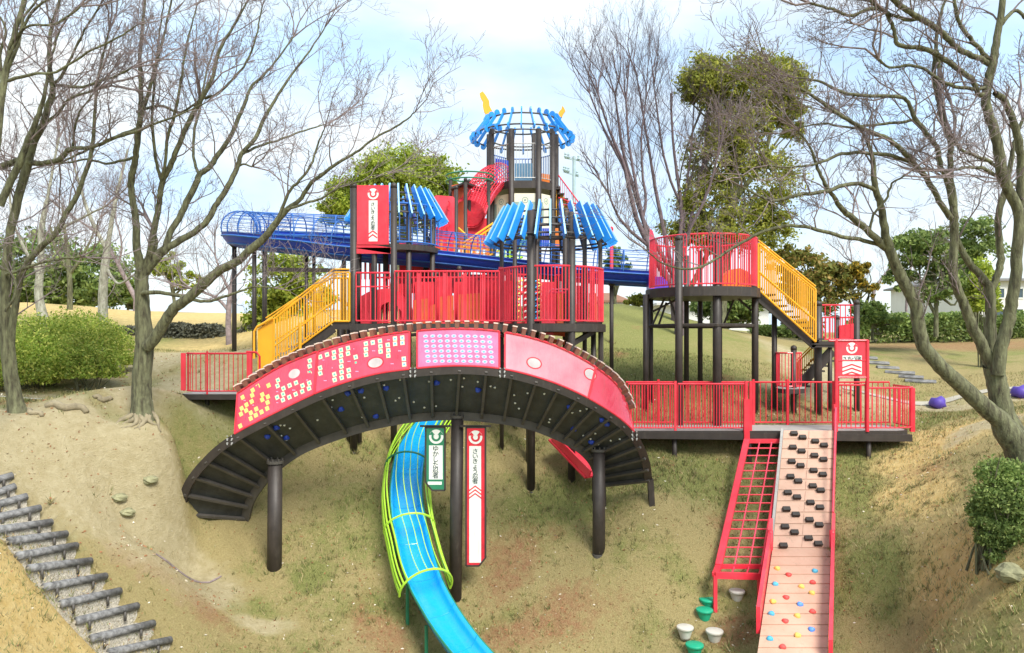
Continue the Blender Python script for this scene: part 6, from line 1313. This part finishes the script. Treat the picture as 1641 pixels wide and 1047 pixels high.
# stick and pebbles
a, b = hit(250, 890), hit(356, 928); pts_ = [a.lerp(b, i / 9) for i in range(10)]
for i, q in enumerate(pts_): q.x += .02 * math.sin(i * 2); q.z = gz(q.x, q.y) + .015
tag(MB().tube(pts_, [.012 + .008 * math.sin(i) ** 2 for i in range(10)], 6).build('fallen_branch', 'barkd'), 'thin dark fallen branch on the bare slope left of the pillars', 'branch')
# ------------------------------------------------------------------ grass tufts, litter
rg = np.random.RandomState(77)
def scatter(n, d0, d1, k=1.0):
    D = np.sqrt(rg.uniform(d0 ** 2, d1 ** 2, n)); px = rg.uniform(-60, 1700, n); return (px - CX) / F * D, D
x, y = scatter(210000, 8.2, 21); s_, g_, ye_, li_ = zones(x, y); keep = rg.rand(len(x)) < np.clip(.32 + .9 * g_ - 1.4 * s_ - .25 * li_ + .25 * ye_, 0.01, 1); x, y, g_, ye_ = x[keep], y[keep], g_[keep], ye_[keep]; z = GZ(x, y)
n_ = len(x); h = rg.uniform(.025, .075, n_); a = rg.rand(n_) * 6.283; w_ = .004 + .004 * rg.rand(n_); lean = rg.normal(0, .03, (n_, 2))
b0 = np.stack([x - np.cos(a) * w_, y - np.sin(a) * w_, z - .004], 1); b1 = np.stack([x + np.cos(a) * w_, y + np.sin(a) * w_, z - .004], 1); tp = np.stack([x + lean[:, 0], y + lean[:, 1], z + h], 1)
V = np.stack([b0, b1, tp], 1).reshape(-1, 3); M['blade_green'] = mat('grass_blade_green', (.12, .16, .035), .8, .5, 3, c2=(.27, .3, .09)); M['blade_dry'] = mat('grass_blade_dry', (.3, .24, .1), .8, .4, 3, c2=(.55, .45, .22))
go_ = np_mesh('grass', V, np.arange(len(V)).reshape(-1, 3), ['blade_green', 'blade_dry'], idx=(rg.rand(n_) > (.15 + .75 * g_)).astype(int)); tag(go_, kind='stuff')
x, y = scatter(26000, 8.4, 17); s_, g_, ye_, li_ = zones(x, y); keep = rg.rand(len(x)) < np.clip(-.1 + .55 * g_ - 1.2 * s_ + .1 * ye_, .012, 1); x, y = x[keep], y[keep]
pxs = []; pys = []
for (a_, b_, w_) in POSTS:
    for _ in range(5): q = rg.rand() * 6.283; pxs.append(a_ + math.cos(q) * w_ * .8); pys.append(b_ + math.sin(q) * w_ * .8)
x = np.concatenate([x, pxs]); y = np.concatenate([y, pys]); kb_ = 9; x = np.repeat(x, kb_) + rg.normal(0, .02, len(x) * kb_); y = np.repeat(y, kb_) + rg.normal(0, .02, len(y) * kb_); z = GZ(x, y); n_ = len(x)
h = rg.uniform(.04, .11, n_); a = rg.rand(n_) * 6.283; w_ = .005 + .004 * rg.rand(n_); lean = rg.normal(0, .045, (n_, 2))
b0 = np.stack([x - np.cos(a) * w_, y - np.sin(a) * w_, z - .006], 1); b1 = np.stack([x + np.cos(a) * w_, y + np.sin(a) * w_, z - .006], 1); tp = np.stack([x + lean[:, 0], y + lean[:, 1], z + h], 1)
tag(np_mesh('grass_tufts', np.stack([b0, b1, tp], 1).reshape(-1, 3), np.arange(3 * n_).reshape(-1, 3), ['blade_green', 'blade_dry'], idx=(rg.rand(n_) > .55).astype(int)), kind='stuff')
x, y = scatter(34000, 8.5, 19); s_, g_, ye_, li_ = zones(x, y); keep = rg.rand(len(x)) < np.clip(.16 + .8 * li_, 0, 1); x, y = x[keep], y[keep]; z = GZ(x, y) + .012
V, Q_ = quads(rg, np.stack([x, y, z + .004], 1), .021, .7); M['lf1'] = mat('fallen_leaf_brown', (.3, .14, .06), .8, .4, 9); M['lf2'] = mat('fallen_leaf_pale', (.75, .68, .55), .8, .2, 9)
lo_ = np_mesh('fallen_leaves', V, Q_, ['lf1', 'lf2'], idx=(rg.rand(len(x)) > .84).astype(int)); tag(lo_, kind='stuff')
